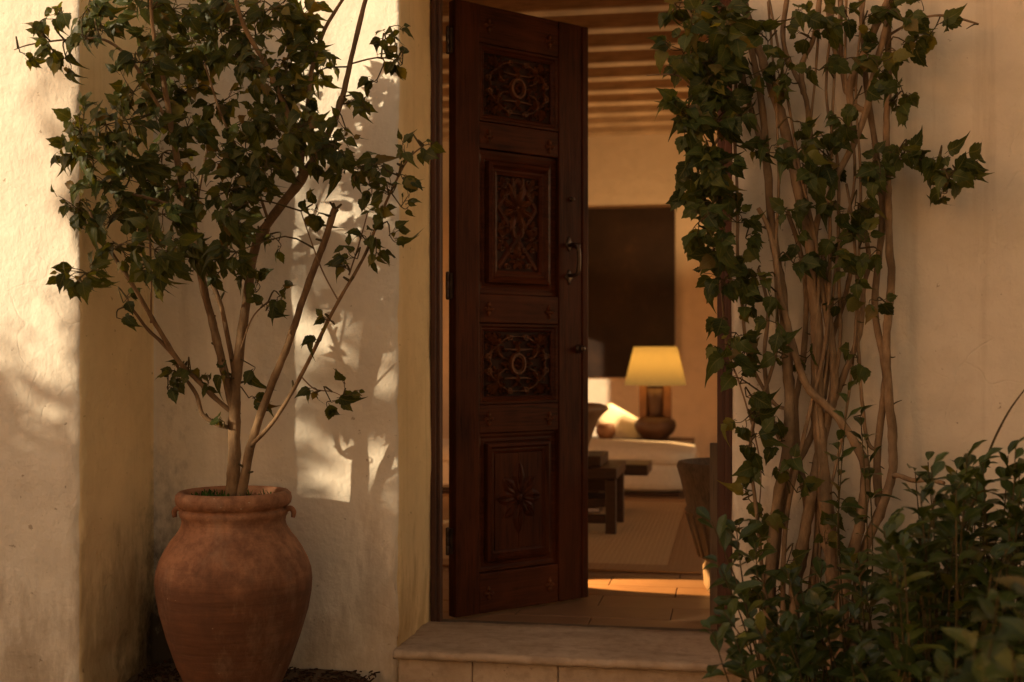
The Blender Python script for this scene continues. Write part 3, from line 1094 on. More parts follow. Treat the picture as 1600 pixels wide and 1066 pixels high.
# sofa / daybed
sf = on_floor(1072, 778)
sofa = empty('daybed', (sf.x, sf.y, FLOOR))
tag(sofa, 'low off-white upholstered daybed behind the dark tables', 'sofa')
def cushion(name, x0, x1, y0, y1, z0, z1, m, parent, puff=.05, rad=.07, nx=26, ny=14, nz=8):
    bm = bmesh.new()
    bmesh.ops.create_cube(bm, size=2.0)
    bmesh.ops.subdivide_edges(bm, edges=bm.edges[:], cuts=11, use_grid_fill=True)
    hx, hy, hz = (x1 - x0) / 2, (y1 - y0) / 2, (z1 - z0) / 2
    cx_, cy_, cz_ = (x0 + x1) / 2, (y0 + y1) / 2, (z0 + z1) / 2
    for v in bm.verts:
        x, y, z = v.co
        q = Vector((x * hx, y * hy, z * hz))
        core = Vector((max(-hx + rad, min(hx - rad, q.x)), max(-hy + rad, min(hy - rad, q.y)), max(-hz + rad, min(hz - rad, q.z))))
        d = q - core
        if d.length > 1e-6:
            q = core + d.normalized() * min(rad, d.length if abs(d.length) < rad else rad)
        f = (1 - (x * .95) ** 2) * (1 - (y * .95) ** 2)
        if z > 0:
            q.z += puff * f * z
        q += Vector((0, 0, .004 * noise.noise(q * 6)))
        v.co = q + Vector((cx_, cy_, cz_))
    return bm_obj(name, bm, m, parent, True)
box('plinth', -2.3, -.05, .04, .95, 0, .03, MAT['dark_wood'], sofa, .004)
cb_ = cushion('base_cushion', -2.35, 0.06, 0, 1.0, .031, .262, MAT['linen'], sofa, .0, .075)
ct = cushion('seat_cushion', -2.345, 0.055, .005, .995, .235, .345, MAT['linen'], sofa, .050, .054)
tube('piping', [(Vector((-2.3, -.002, .258)), .008), (Vector((-1, -.004, .258)), .008), (Vector((-.02, -.003, .258)), .008), (Vector((.062, .05, .258)), .008), (Vector((.064, .5, .258)), .008), (Vector((.06, .95, .258)), .008)], MAT['linen'], sofa, 6, 6)
tube('piping', [(Vector((.035, .006, .05)), .007), (Vector((.038, .003, .12)), .007), (Vector((.038, .004, .22)), .007)], MAT['linen'], sofa, 6, 4)
# side table with lamp
TYd = 10.55
tl, tr_ = P(985, 686, TYd), P(1084, 686, TYd)
tz = tl.z
st = empty('side_table', (tl.x, TYd, FLOOR))
tag(st, 'dark wooden side table under the lit clay lamp', 'table')
tw = tr_.x - tl.x
hgt = tz - FLOOR
box('table_top', -1.1, tw, -.30, .30, hgt - .06, hgt, MAT['dark_wood'], st, .006)
for x in (-1.02, tw - .10):
    for y in (-.26, .20):
        box('leg', x, x + .06, y, y + .06, 0, hgt - .061, MAT['dark_wood'], st, .004)
def px_m(Y, px=1020):
    return P(px + 1, 600, Y).x - P(px, 600, Y).x
s = px_m(TYd)
lc = P(1024, 686, TYd)
lamp = empty('table_lamp', (lc.x, TYd, tz))
tag(lamp, 'lit table lamp with cream cone shade on a squat brown clay base', 'lamp')
lathe('base', [(0, 0), (20 * s, 0), (21 * s, 4 * s), (29 * s, 12 * s), (33 * s, 21 * s), (31 * s, 29 * s), (22 * s, 35 * s), (14 * s, 36 * s), (0, 36 * s)], MAT['dark_clay'], lamp, 32)
lathe('neck', [(12 * s, 34 * s), (11 * s, 45 * s), (13 * s, 62 * s), (16 * s, 80 * s), (0, 80 * s)], MAT['dark_clay'], lamp, 24)
for sx in (-1, 1):
    box('upright', sx * 19 * s - 6 * s, sx * 19 * s + 6 * s, -10 * s, 10 * s, 32 * s, 84 * s, MAT['clay'], lamp, .006)
box('back_plate', -13 * s, 13 * s, 8.2 * s, 12 * s, 33 * s, 83 * s, MAT['clay'], lamp, .004)
box('cap', -25 * s, 25 * s, -10 * s, 12 * s, 84.2 * s, 89 * s, MAT['clay'], lamp, .004)
sh = lathe('shade', [(48.5 * s, 85 * s), (34 * s, 145 * s), (33.7 * s, 145 * s), (48.2 * s, 85 * s)], MAT['shade'], lamp, 48)
# open cone: drop the end caps
me = sh.data
bm = bmesh.new(); bm.from_mesh(me)
bmesh.ops.delete(bm, geom=[f for f in bm.faces if len(f.verts) > 4], context='FACES')
bm.to_mesh(me); bm.free()
def lamp_light(loc, energy, col, size, name, parent=None, kind='POINT'):
    d = bpy.data.lights.new(name, kind)
    d.energy = energy
    d.color = col
    d.shadow_soft_size = size
    o = bpy.data.objects.new(name, d)
    link(o, parent)
    o.location = loc
    return o
lathe('bulb', [(0, 92 * s), (5 * s, 93 * s), (9 * s, 102 * s), (10 * s, 110 * s), (6 * s, 118 * s), (0, 120 * s)], MAT['shade2'], lamp, 16)
lamp_light((0, 0, 127 * s), 45, (1.0, .60, .25), .03, 'lamp_light', lamp)

# small clay bowl and cushion on the side table
sb = P(949, 687, TYd)
bowl = lathe('clay_bowl', [(0, 0), (9 * s, 0), (15 * s, 9 * s), (16 * s, 15 * s), (13 * s, 23 * s), (11 * s, 25 * s), (10 * s, 23.5 * s), (0, 20 * s)], MAT['clay'], None, 28)
bowl.location = (sb.x, TYd - .12, tz)
tag(bowl, 'small round brown clay bowl behind the daybed', 'bowl')
cu = cushion('throw_pillow', -.22, .22, -.07, .07, -.13, .13, MAT['linen'], None, .0, .06)
cu.location = (P(972, 680, TYd + .2).x, TYd + .18, tz + .10)
cu.rotation_euler = (-.5, .5, 0)
tag(cu, 'cream throw pillow slumped beside the lit lamp', 'pillow')

# stool-like front table
ftl = on_floor(963, 838)
ft = empty('coffee_table', (ftl.x, ftl.y, FLOOR))
tag(ft, 'dark wooden slatted coffee table standing on the rug', 'table')
s = px_m(ftl.y, 940)
zt = P(960, 732, ftl.y).z - FLOOR
box('table_top', -.95, .004, -.02, .62, zt - 17 * s, zt, MAT['dark_wood'], ft, .006)
box('tray', -.95, -25 * s, .04, .5, zt + .001, zt + 17 * s, MAT['dark_wood'], ft, .006)
for x in (-.93, -.065):
    for y in (0, .53):
        box('leg', x, x + .062, y, y + .062, 0, zt - 17 * s - .001, MAT['dark_wood'], ft, .006)
for z in (.115, .02):
    box('stretcher', -.868, -.066, .008, .05, z + .05, z + .10, MAT['dark_wood'], ft, .004)
box('shelf', -.866, -.067, .052, .52, .17, .195, MAT['dark_wood'], ft, .004)
box('back_panel', -.866, -.067, .54, .56, .2, zt - .09, MAT['dark_wood'], ft, .004)
# vessel on it
vs_ = lathe('flared_vessel', [(0, 0), (.13, 0), (.14, .02), (.205, .20), (.235, .235), (.27, .265), (.262, .285), (.225, .30), (.21, .285), (.13, .06), (0, .05)], MAT['tan_clay'], None, 40)
vp = P(951, 640, ftl.y + .3)
vs_.location = (vp.x - .268, ftl.y + .27, FLOOR + zt + 17 * s + .001)
tag(vs_, 'wide flared tan clay vessel standing on the coffee table', 'vessel')
# long low bench behind
bl = on_floor(1012, 800)
bt = P(1012, 727, 8.05)
bench = empty('low_table', (bt.x, 8.05, FLOOR))
tag(bench, 'long low dark wooden table whose end shows before the daybed', 'table')
zb_ = bt.z - FLOOR
box('table_top', -1.3, 0, 0, .42, zb_ - .07, zb_, MAT['dark_wood'], bench, .006)
for x in (-1.2, -.42):
    box('trestle', x, x + .10, .05, .37, 0, zb_ - .071, MAT['dark_wood'], bench, .006)

# carved planter just inside on the right
bk = on_floor(1135, 938)
pl = empty('carved_planter', (bk.x + .03, bk.y + .22, FLOOR))
tag(pl, 'old carved wooden tub just inside the doorway beside the right jamb', 'planter')
lathe('tub', [(0, 0), (.115, 0), (.13, .03), (.135, .11), (.12, .135), (.15, .15), (.205, .34), (.215, .36), (.205, .375), (.235, .50), (.25, .55), (.243, .572), (.225, .575), (.21, .55), (.18, .45), (0, .44)], MAT['basket'], pl, 44)
for k in range(22):
    a = 2 * math.pi * k / 22
    V, Fc = tube_geo([(Vector((math.cos(a) * r, math.sin(a) * r, z)), .007) for r, z in ((.152, .155), (.178, .25), (.206, .345))], 6)
    mesh_obj('stave', V, Fc, MAT['basket'], pl)
bd = empty('leaning_board', (P(1120, 900, 4.84).x + .02, 4.845, FLOOR))
bd.location = (-.075, 4.88, FLOOR)
tag(bd, 'narrow weathered board standing behind the right door jamb', 'board')
box('board', 0, .075, 0, .03, .0, .70, MAT['grey_wood'], bd, .004)

# unseen spot lamp added behind the door leaf for the warm floor strip
floor_spot = empty('added_floor_spot', (-1.95, 5.66, FLOOR))
tag(floor_spot, 'unseen spot lamp added behind the open door leaf for the floor strip', 'lamp')
lathe('foot', [(0, 0), (.12, 0), (.12, .015), (.02, .03), (.012, .06), (.012, .42), (0, .42)], MAT['iron'], floor_spot, 24)
LP = Vector((.06, 0, .45))
sp = lamp_light(LP, 520, (1.0, .55, .18), .012, 'lamp_light', floor_spot, 'SPOT')
d = Vector((-.28, 5.62, FLOOR)) - (Vector(floor_spot.location) + LP)
sp.rotation_euler = d.to_track_quat('-Z', 'Y').to_euler()
sp.data.spot_size = math.radians(12.5)
sp.data.spot_blend = .25
hood = lathe('hood', [(.03, .0), (.05, .04), (.075, .13), (.072, .13), (.047, .042), (.027, .003)], MAT['iron'], floor_spot, 24)
bm = bmesh.new(); bm.from_mesh(hood.data)
bmesh.ops.delete(bm, geom=[f for f in bm.faces if len(f.verts) > 4], context='FACES')
bm.to_mesh(hood.data); bm.free()
hood.location = LP - d.normalized() * .05
hood.rotation_euler = d.to_track_quat('Z', 'Y').to_euler()

# ------------------------------------------------------------------ terracotta jar
JX, JY = -1.612, 3.85
jar = empty('terracotta_jar', (JX, JY, .004))
tag(jar, 'large weathered terracotta jar standing in the wall corner', 'jar')
k = 1 / 473.0
prof_px = [(0, 1104), (60, 1104), (64, 1098), (76, 1066), (88, 1038), (102, 997), (114, 955), (119, 928), (120.5, 908), (119, 892), (114, 876), (106, 860), (97, 846), (88, 835),
           (86.5, 832), (84.5, 830), (81, 822), (79.5, 816), (80, 810), (82.5, 806), (84, 801), (82, 796), (79, 795.5), (79.5, 793.5), (84, 792), (88, 787.5), (89.5, 781), (88, 773.5), (83, 769), (77, 769), (73, 774), (72, 785), (71, 800)]
prof = [(r * k, (1104 - y) * k) for r, y in prof_px]
lathe('body', prof + [(0, prof[-1][1])], MAT['terracotta'], jar, 96, .004, 3)
SOILZ = (1104 - 786) * k
V, Fc = [(0, 0, SOILZ + .02)], []
for i, rr in enumerate((.04, .08, .12, .151)):
    for a in range(28):
        t = 2 * math.pi * a / 28
        V.append((rr * math.cos(t), rr * math.sin(t), SOILZ + .018 - .012 * i / 3 + .008 * noise.noise(Vector((rr * 30 * math.cos(t), rr * 30 * math.sin(t), 2)))))
for a in range(28):
    Fc.append((0, 1 + a, 1 + (a + 1) % 28))
for i in range(3):
    for a in range(28):
        b0 = 1 + i * 28
        Fc.append((b0 + a, b0 + 28 + a, b0 + 28 + (a + 1) % 28, b0 + (a + 1) % 28))
mesh_obj('soil', V, Fc, MAT['soil'], jar)
V, Fc = [], []
for _ in range(420):
    t, rr = rnd.uniform(0, 6.28), .145 * math.sqrt(rnd.random())
    x, y = rr * math.cos(t), rr * math.sin(t)
    if x > .01 and rnd.random() < .8:
        continue
    b = len(V)
    h = rnd.uniform(.012, .03)
    dx, dy = rnd.uniform(-.012, .012), rnd.uniform(-.012, .012)
    wx, wy = rnd.uniform(-.004, .004), rnd.uniform(-.004, .004)
    z = SOILZ + .005
    V += [(x - wx, y - wy, z), (x + wx, y + wy, z), (x + dx + wx * .4, y + dy + wy * .4, z + h), (x + dx - wx * .6, y + dy - wy * .4, z + h * 1.1)]
    Fc.append((b, b + 1, b + 2, b + 3))
stuff(mesh_obj('moss', V, Fc, MAT['moss'], jar))
# two small hooked lugs below the rim
ang = math.atan2(-JX, -(-JY))
for sgn in (-1, 1):
    dv = Vector((CS, SN, 0)) * sgn
    z = (1104 - 800) * k
    r0 = 81 * k
    tube('lug', [(dv * r0 + Vector((0, 0, z + .004)), .010), (dv * (r0 + .016) + Vector((0, 0, z + .008)), .009), (dv * (r0 + .026) + Vector((0, 0, z - .004)), .009), (dv * (r0 + .024) + Vector((0, 0, z - .022)), .007)], MAT['terracotta'], jar, 10, 5)

# ------------------------------------------------------------------ leaves
def leaf_mesh(name, prof, mat, teeth=.0, fold=.25, droop=.25, seed=0, twist=0.0):
    """unit leaf: base at origin, along +Y, upper side +Z"""
    r = random.Random(seed)
    rows = []
    for (t0, w0), (t1, w1) in zip(prof, prof[1:]):
        rows += [(t0, w0), ((t0 + t1) / 2, (w0 + w1) / 2 * 1.015)]
    rows.append(prof[-1])
    n = len(rows)
    V, Fc, UV = [], [], []
    bend = r.uniform(-.10, .10)
    ph = r.uniform(0, 6)
    for i, (t, wd) in enumerate(rows):
        z = -droop * t * t * (1.0 + .35 * t)
        cx = bend * t * t
        for s in (-1, -.5, 0, .5, 1):
            tt, w_ = t, wd * s
            if abs(s) == 1 and teeth and 2 < i < n - 3:
                k = (i + (1 if s > 0 else 0)) % 4
                w_ *= 1 + teeth * (-.9, -.2, .5, 1.1)[k] * r.uniform(.7, 1.2)
                tt += teeth * .25 * (0, 0, .3, .8)[k]
            zz = z + .7 * fold * (abs(w_) - .9 * w_ * w_) + .035 * math.sin(11 * t + ph + s) * abs(s) * wd / .35
            V.append((w_ + cx + twist * t * z, tt, zz))
            UV.append((s * .5 + .5, t))
    for i in range(n - 1):
        for j in range(4):
            a = i * 5 + j
            Fc.append((a, a + 1, a + 6, a + 5))
    me = bpy.data.meshes.new(name)
    me.from_pydata(V, [], Fc)
    uv = me.uv_layers.new(name='UVMap')
    uv.data.foreach_set('uv', [c for f in Fc for q in f for c in UV[q]])
    me.polygons.foreach_set('use_smooth', [True] * len(me.polygons))
    me.materials.append(mat)
    return me

OVATE = [(0, .03), (.05, .14), (.14, .27), (.26, .345), (.38, .355), (.50, .32), (.62, .25), (.74, .165), (.86, .075), (1.0, .01)]
HEART = [(0, .04), (.03, .20), (.11, .33), (.23, .395), (.36, .395), (.49, .345), (.62, .265), (.74, .17), (.86, .075), (1.0, .01)]
OBOV = [(0, .02), (.10, .07), (.24, .16), (.40, .245), (.55, .285), (.68, .28), (.80, .23), (.90, .14), (.96, .06), (1.0, .008)]
LM = {
    'tree': [leaf_mesh('tree_leaf', OVATE, MAT['leaf_tree'], .07, (.30, .15, .5, .35, .8, .25)[i], (.22, .35, .5, .12, .9, .65)[i], i, .2 * (i - 1)) for i in range(6)],
    'vine': [leaf_mesh('vine_leaf', HEART, MAT['leaf_vine'], .10, (.26, .12, .45, .3, .75, .2)[i], (.16, .3, .45, .1, .85, .6)[i], 10 + i, .2 * (i - 1)) for i in range(6)],
    'shrub': [leaf_mesh('shrub_leaf', OBOV, MAT['leaf_shrub'], .0, (.45, .3, .6, .5, .8, .4)[i], (.10, .2, .3, .05, .5, .4)[i], 20 + i, .2 * (i - 1)) for i in range(6)],
}

def leaf_matrix(base, along, normal, size):
    y = along.normalized()
    z = normal - y * normal.dot(y)
    if z.length < 1e-5:
        z = y.orthogonal()
    z.normalize()
    x = y.cross(z)
    m = Matrix(((x.x, y.x, z.x, base.x), (x.y, y.y, z.y, base.y), (x.z, y.z, z.z, base.z), (0, 0, 0, 1)))
    return m @ Matrix.Diagonal((size, size, size, 1))

CAMP = Vector((0, 0, CAMZ))
def in_frame(p):
    d = -p.x * SN + p.y * CS
    px = 800 + F * (p.x * CS + p.y * SN) / d
    py = HOR - F * (p.z - CAMZ) / d
    return -20 < px < 1620 and -20 < py < 1086

def emit_leaves(leaves, kind, parent, limit=300):
    """leaves: [(matrix, variant)] in world space; nearest ones become single parts"""
    def key(l):
        m = l[0]
        p = m.translation
        y = m.col[1].to_3d().length
        return (0 if in_frame(p) else 1, (p - CAMP).length / (y ** .5))
    leaves = sorted(leaves, key=key)
    inv = Matrix.Translation(-Vector(parent.location))
    for m, v in leaves[:limit]:
        o = bpy.data.objects.new('leaf', LM[kind][v])
        COL.objects.link(o)
        o.parent = parent
        o.matrix_local = inv @ m
    V, Fc = [], []
    cache, UV = [], []
    for me in LM[kind]:
        buf = [0.0] * (2 * len(me.loops))
        me.uv_layers[0].data.foreach_get('uv', buf)
        cache.append(([x.co.copy() for x in me.vertices], [tuple(f.vertices) for f in me.polygons], buf))
    for m, v in leaves[limit:]:
        m2 = inv @ m
        vs0, fs0, uv0 = cache[v]
        UV += uv0
        b = len(V)
        V += [m2 @ q for q in vs0]
        Fc += [tuple(b + i for i in f) for f in fs0]
    if V:
        fo = stuff(mesh_obj('foliage', V, Fc, LM[kind][0].materials[0], parent))
        fo.data.uv_layers.new(name='UVMap').data.foreach_set('uv', UV)

def rv(a=1.0):
    return Vector((rnd.uniform(-a, a), rnd.uniform(-a, a), rnd.uniform(-a, a)))

def cluster(center, rad, n, size, leaves, tw, src=None, droop=.7, kind_n=6, face=(0, -1, .35)):
    """a sprig: a thin twig from src to the centre, then leaves on short stalks round it"""
    if src is not None:
        mid = (src + center) / 2 + rv(.03) + Vector((0, 0, .02))
        tw.append(([(src, .0032), (mid, .0026), (center, .0018)]))
    stems = []
    for _ in range(max(1, n // 3)):
        tip = center + Vector((rnd.gauss(0, 1), rnd.gauss(0, .8), rnd.gauss(0, .8))).normalized() * rad * rnd.uniform(.5, 1.05)
        tw.append([(center, .0018), ((center + tip) / 2 + rv(.012), .0014), (tip, .0009)])
        stems.append(tip)
    for i in range(n):
        tip = stems[i % len(stems)]
        t = rnd.uniform(.35, 1.0)
        b = center.lerp(tip, t) + rv(.008)
        out = (tip - center)
        if out.length < 1e-4:
            out = rv()
        out = out.normalized() + rv(.75)
        along = (out + Vector((0, -.12, -droop * rnd.uniform(.4, 1.5)))).normalized()
        st = b + along * .012 + Vector((0, 0, .006))
        tw.append([(b, .0010), (st, .0009)])
        nor = Vector(face) + rv(.75)
        leaves.append((leaf_matrix(st, along, nor, size * rnd.choice((.5, .7, .85, 1.0, 1.0, 1.15, 1.3)) * rnd.uniform(.9, 1.1)), rnd.randrange(kind_n)))

def emit_twigs(tw, m, parent, name='twig'):
    V, Fc = [], []
    off = Vector(parent.location)
    for path in tw:
        if len(path) > 2:
            path = smooth_path(path, 3)
        tube_geo([(p - off, r) for p, r in path], 5, 0, V, Fc, False)
    stuff(mesh_obj(name, V, Fc, m, parent))

def branch(name, pts, m, parent, n=9, rough=.25, store=None):
    """pts: [(px,py,Y,r)]"""
    off = Vector(parent.location)
    path = [(P(a, b, Y) - off, r) for a, b, Y, r in pts]
    if store and pts[0][1] < 1000 and parent.name.startswith('climbing'):
        q = min(store, key=lambda p: (p - off - path[0][0]).length)
        path = [(q - off, min(path[0][1], .008)), (q - off + (path[0][0] - q + off) * .6 + (path[1][0] - path[0][0]) * .15, path[0][1])] + path[1:]
    path = [(p + (rv(.004) if 0 < i < len(path) - 1 else Vector()), r) for i, (p, r) in enumerate(path)]
    full = smooth_path(path, 6)
    if store is not None:
        store += [p + off for p, r in full]
    V, Fc = tube_geo(full, n, rough)
    return mesh_obj(name, V, Fc, m, parent)

def nearest(pts, c):
    below = [p for p in pts if p.z < c.z + .06] or pts
    return min(below, key=lambda p: (p - c).length)

# ------------------------------------------------------------------ potted tree
tree = empty('potted_tree', (JX, JY, SOILZ + .01))
tag(tree, 'leafy small tree with several bare stems growing from the terracotta jar', 'tree')
bp = []
TB = MAT['bark']
T = lambda pts, nm='branch': branch(nm, pts, TB, tree, store=bp)
T([(362, 782, 3.85, .0245), (364, 740, 3.85, .0225), (366, 680, 3.85, .021), (368, 620, 3.845, .019), (372, 560, 3.84, .017), (385, 470, 3.83, .015), (398, 392, 3.82, .0145), (412, 358, 3.81, .015), (440, 325, 3.79, .0155), (470, 282, 3.77, .016), (477, 262, 3.76, .015)], 'trunk')
T([(474, 272, 3.765, .012), (462, 220, 3.73, .011), (445, 165, 3.68, .0095), (415, 105, 3.62, .008), (382, 40, 3.56, .007), (360, -30, 3.5, .005)])
T([(474, 272, 3.765, .012), (505, 225, 3.78, .011), (532, 165, 3.80, .0095), (550, 90, 3.82, .0085), (572, 0, 3.84, .0075), (585, -50, 3.85, .006)])
T([(468, 285, 3.77, .008), (478, 190, 3.74, .0075), (487, 110, 3.73, .007), (508, 45, 3.73, .006), (545, -15, 3.74, .005)])
T([(366, 650, 3.85, .013), (352, 590, 3.83, .0135), (336, 520, 3.80, .0135), (318, 440, 3.76, .013), (300, 365, 3.71, .012), (283, 290, 3.65, .011), (268, 200, 3.58, .0095), (255, 120, 3.52, .008), (240, 40, 3.46, .006), (235, -30, 3.42, .004)])
T([(369, 600, 3.86, .0085), (358, 540, 3.87, .0085), (344, 470, 3.88, .008), (322, 425, 3.88, .007), (305, 370, 3.88, .006), (310, 300, 3.88, .005), (330, 210, 3.87, .004)])
T([(376, 778, 3.84, .016), (382, 740, 3.84, .0155), (394, 690, 3.835, .0145), (420, 612, 3.82, .0130), (450, 535, 3.80, .0120), (480, 450, 3.78, .0115), (505, 388, 3.77, .0110), (522, 334, 3.76, .0110), (524, 328, 3.76, .010)])
T([(392, 697, 3.83, .0075), (432, 655, 3.80, .007), (475, 580, 3.77, .0065), (525, 480, 3.73, .0058), (565, 405, 3.70, .005), (592, 340, 3.68, .0045), (615, 290, 3.66, .0035), (640, 250, 3.64, .0028), (662, 228, 3.63, .0018)])
T([(363, 645, 3.85, .0085), (335, 622, 3.82, .0085), (306, 594, 3.79, .0085), (280, 565, 3.75, .008), (245, 508, 3.68, .0075), (205, 445, 3.60, .0068), (160, 372, 3.52, .0055), (140, 330, 3.48, .004)])
T([(356, 668, 3.85, .0075), (336, 662, 3.84, .0075), (318, 645, 3.83, .0075), (306, 620, 3.82, .007), (292, 592, 3.80, .0055), (275, 570, 3.78, .004)])
T([(283, 570, 3.74, .006), (255, 535, 3.72, .006), (228, 513, 3.70, .0052), (205, 480, 3.67, .004), (198, 462, 3.66, .003)])
T([(236, 505, 3.72, .0035), (234, 440, 3.70, .0035), (235, 362, 3.68, .003), (240, 300, 3.66, .0025)])
T([(290, 330, 3.67, .006), (240, 312, 3.60, .0055), (190, 300, 3.53, .005), (140, 290, 3.47, .0035)])
T([(268, 200, 3.58, .006), (232, 140, 3.52, .0055), (205, 95, 3.47, .005), (165, 62, 3.43, .004), (110, 62, 3.40, .003), (50, 70, 3.38, .0022), (22, 78, 3.37, .0014)])
T([(400, 385, 3.82, .005), (420, 350, 3.80, .005), (385, 260, 3.74, .0045), (350, 190, 3.66, .004), (320, 100, 3.58, .003)])
T([(472, 590, 3.77, .0025), (492, 607, 3.75, .0022), (518, 612, 3.74, .0018), (536, 620, 3.73, .0012)])
T([(530, 472, 3.73, .0026), (500, 420, 3.71, .0024), (470, 330, 3.70, .0018)])
T([(372, 560, 3.84, .003), (395, 500, 3.80, .0026), (420, 470, 3.77, .002)])
T([(545, 430, 3.71, .0026), (560, 380, 3.69, .0024), (575, 330, 3.67, .0018)])
T([(548, 100, 3.82, .003), (590, 90, 3.80, .0026), (620, 95, 3.78, .0018)])
leaves, tw = [], []
dense = [(130, 15), (175, 20), (225, 15), (275, 20), (325, 15), (375, 20), (425, 15), (465, 20), (155, 50), (205, 60), (250, 55), (300, 60), (345, 55), (395, 60), (440, 55),
         (225, 105), (270, 100), (320, 100), (365, 95), (405, 100), (445, 95), (205, 150), (250, 145), (300, 150), (340, 160), (430, 150), (470, 140),
         (125, 205), (160, 190), (205, 195), (250, 195), (295, 200), (340, 205), (385, 195), (430, 205), (475, 200), (515, 195),
         (115, 240), (155, 245), (205, 245), (255, 245), (305, 250), (350, 250), (390, 240), (440, 235), (490, 240),
         (165, 290), (215, 285), (265, 295), (315, 295), (350, 290), (390, 285), (125, 335), (170, 335), (215, 335), (260, 340), (305, 340), (350, 345), (375, 350),
         (135, 375), (190, 385), (240, 385), (285, 385), (335, 400), (370, 390), (140, 425), (255, 425), (285, 430), (500, 110), (480, 75), (520, 225), (540, 250), (410, 260)]
for (x, y) in dense:
    if rnd.random() < .08:
        continue
    Yc = 3.62 + .10 * rnd.gauss(0, 1) - .18 * max(0, (300 - x) / 200) + .0006 * max(0, x - 300)
    Yc = max(3.2, min(3.95, Yc))
    if x < 170:
        Yc = min(Yc, 3.50)
    c = P(x + rnd.uniform(-8, 8), y + rnd.uniform(-8, 8), Yc)
    cluster(c, .078, 31, .044, leaves, tw, nearest(bp, c) if rnd.random() < .8 else None)
sparse = [(560, 155, 5), (575, 175, 5), (600, 62, 5), (622, 95, 5), (590, 125, 4), (540, 205, 6), (610, 45, 3), (632, 100, 3),
          (580, 292, 7), (612, 302, 7), (600, 262, 6), (640, 242, 5), (655, 226, 4), (560, 262, 6), (600, 335, 6), (572, 372, 6), (610, 372, 5), (560, 402, 5), (545, 425, 4), (628, 320, 4), (590, 395, 4), (625, 275, 4),
          (482, 325, 4), (500, 335, 4), (435, 380, 4), (400, 458, 5), (440, 465, 5), (415, 488, 4), (390, 440, 4), (345, 425, 5), (275, 590, 6), (262, 612, 4), (300, 578, 5), (332, 592, 4), (352, 590, 3), (395, 572, 2), (385, 622, 2), (350, 662, 2),
          (500, 608, 3), (516, 624, 4), (536, 620, 3), (195, 470, 2), (180, 500, 2), (85, 78, 4), (105, 88, 4), (62, 66, 3), (30, 78, 2), (105, 95, 2), (130, 60, 5), (70, 25, 4), (95, 10, 5), (520, 505, 2), (500, 530, 2)]
for (x, y, n) in sparse:
    bx = min(bp, key=lambda p: (P(x, y, p.y) - p).length)
    Yc = bx.y - rnd.uniform(0, .06)
    if x < 135:
        Yc = min(Yc, 3.42)
    c = P(x + rnd.uniform(-4, 4), y + rnd.uniform(-4, 4), Yc)
    cluster(c, .042, n + 3, .042, leaves, tw, bx if (bx - c).length < .25 else nearest(bp, c))
for _ in range(46):
    p_ = rnd.choice(bp[:420])
    d_ = Vector((rnd.uniform(-1, 1), rnd.uniform(-1, .3), rnd.uniform(.1, 1))).normalized()
    tw.append([(p_, .0055), (p_ + d_ * .014, .0045), (p_ + d_ * rnd.uniform(.02, .034), .0030)])
emit_leaves(leaves, 'tree', tree)
emit_twigs(tw, MAT['twig'], tree)

# ------------------------------------------------------------------ climbing vine
vine = empty('climbing_vine', (.28, 4.06, .0))
tag(vine, 'tangled climbing vine with many pale stems growing up the wall right of the doorway', 'vine')
vp_ = []
VB = MAT['vine_bark']
def S(pts, r0, r1, Y0=4.08, Y1=4.08, nm='stem'):
    n = len(pts)
    q = []
    for i, (x, y) in enumerate(pts):
        t = i / (n - 1)
        q.append((x, y, Y0 + (Y1 - Y0) * t, r0 + (r1 - r0) * t))
    return branch(nm, q, VB, vine, n=10, rough=.38, store=vp_)
S([(1300, 1100), (1301, 918), (1292, 820), (1282, 704), (1278, 623), (1275, 508), (1271, 440), (1266, 395), (1254, 329), (1240, 262), (1221, 186), (1208, 140), (1191, 95), (1174, 45), (1155, -20)], .024, .012, 4.03, 4.09, 'main_stem')
S([(1188, 1110), (1196, 985), (1206, 865), (1215, 775), (1230, 710), (1235, 623), (1227, 537), (1221, 450), (1213, 395), (1204, 345), (1199, 250), (1192, 160), (1176, 80), (1160, 0), (1150, -40)], .021, .009, 4.0, 4.10, 'main_stem')
S([(1235, 1110), (1240, 940), (1252, 866), (1264, 797), (1275, 722), (1290, 660), (1304, 600), (1300, 520), (1290, 440), (1285, 380)], .022, .009, 4.02, 4.07, 'main_stem')
S([(1310, 1110), (1321, 912), (1335, 855), (1348, 797), (1353, 735), (1338, 693), (1304, 647), (1262, 603), (1235, 530), (1218, 455), (1212, 395), (1202, 352), (1185, 325)], .020, .007, 3.98, 4.03)
S([(1325, 1110), (1345, 890), (1378, 790), (1392, 740), (1394, 681), (1388, 594), (1386, 520), (1391, 440), (1391, 380), (1388, 295), (1387, 211), (1389, 127), (1387, 42), (1390, -40)], .016, .009, 4.0, 4.06)
S([(1364, 790), (1372, 715), (1380, 640), (1383, 580), (1370, 500), (1368, 440), (1378, 340), (1372, 253), (1356, 150), (1351, 84), (1345, -20)], .012, .009, 4.05, 4.09)
S([(1300, 640), (1318, 590), (1342, 520), (1350, 450), (1357, 400), (1345, 330)], .011, .007, 4.08, 4.09)
S([(1312, 640), (1300, 560), (1290, 500), (1284, 440), (1276, 390), (1262, 340)], .010, .007, 4.05, 4.05)
S([(1270, 420), (1276, 350), (1292, 312), (1313, 268), (1339, 211), (1356, 165), (1366, 114), (1383, 45), (1395, -30)], .011, .009, 4.06, 4.02)
S([(1290, 330), (1284, 308), (1271, 245), (1258, 156), (1242, 110), (1229, 84), (1225, 42), (1233, -20)], .009, .008, 4.08, 4.07)
S([(1312, 165), (1330, 125), (1347, 93), (1364, 55), (1386, 10), (1400, -30)], .012, .012, 4.04, 4.02)
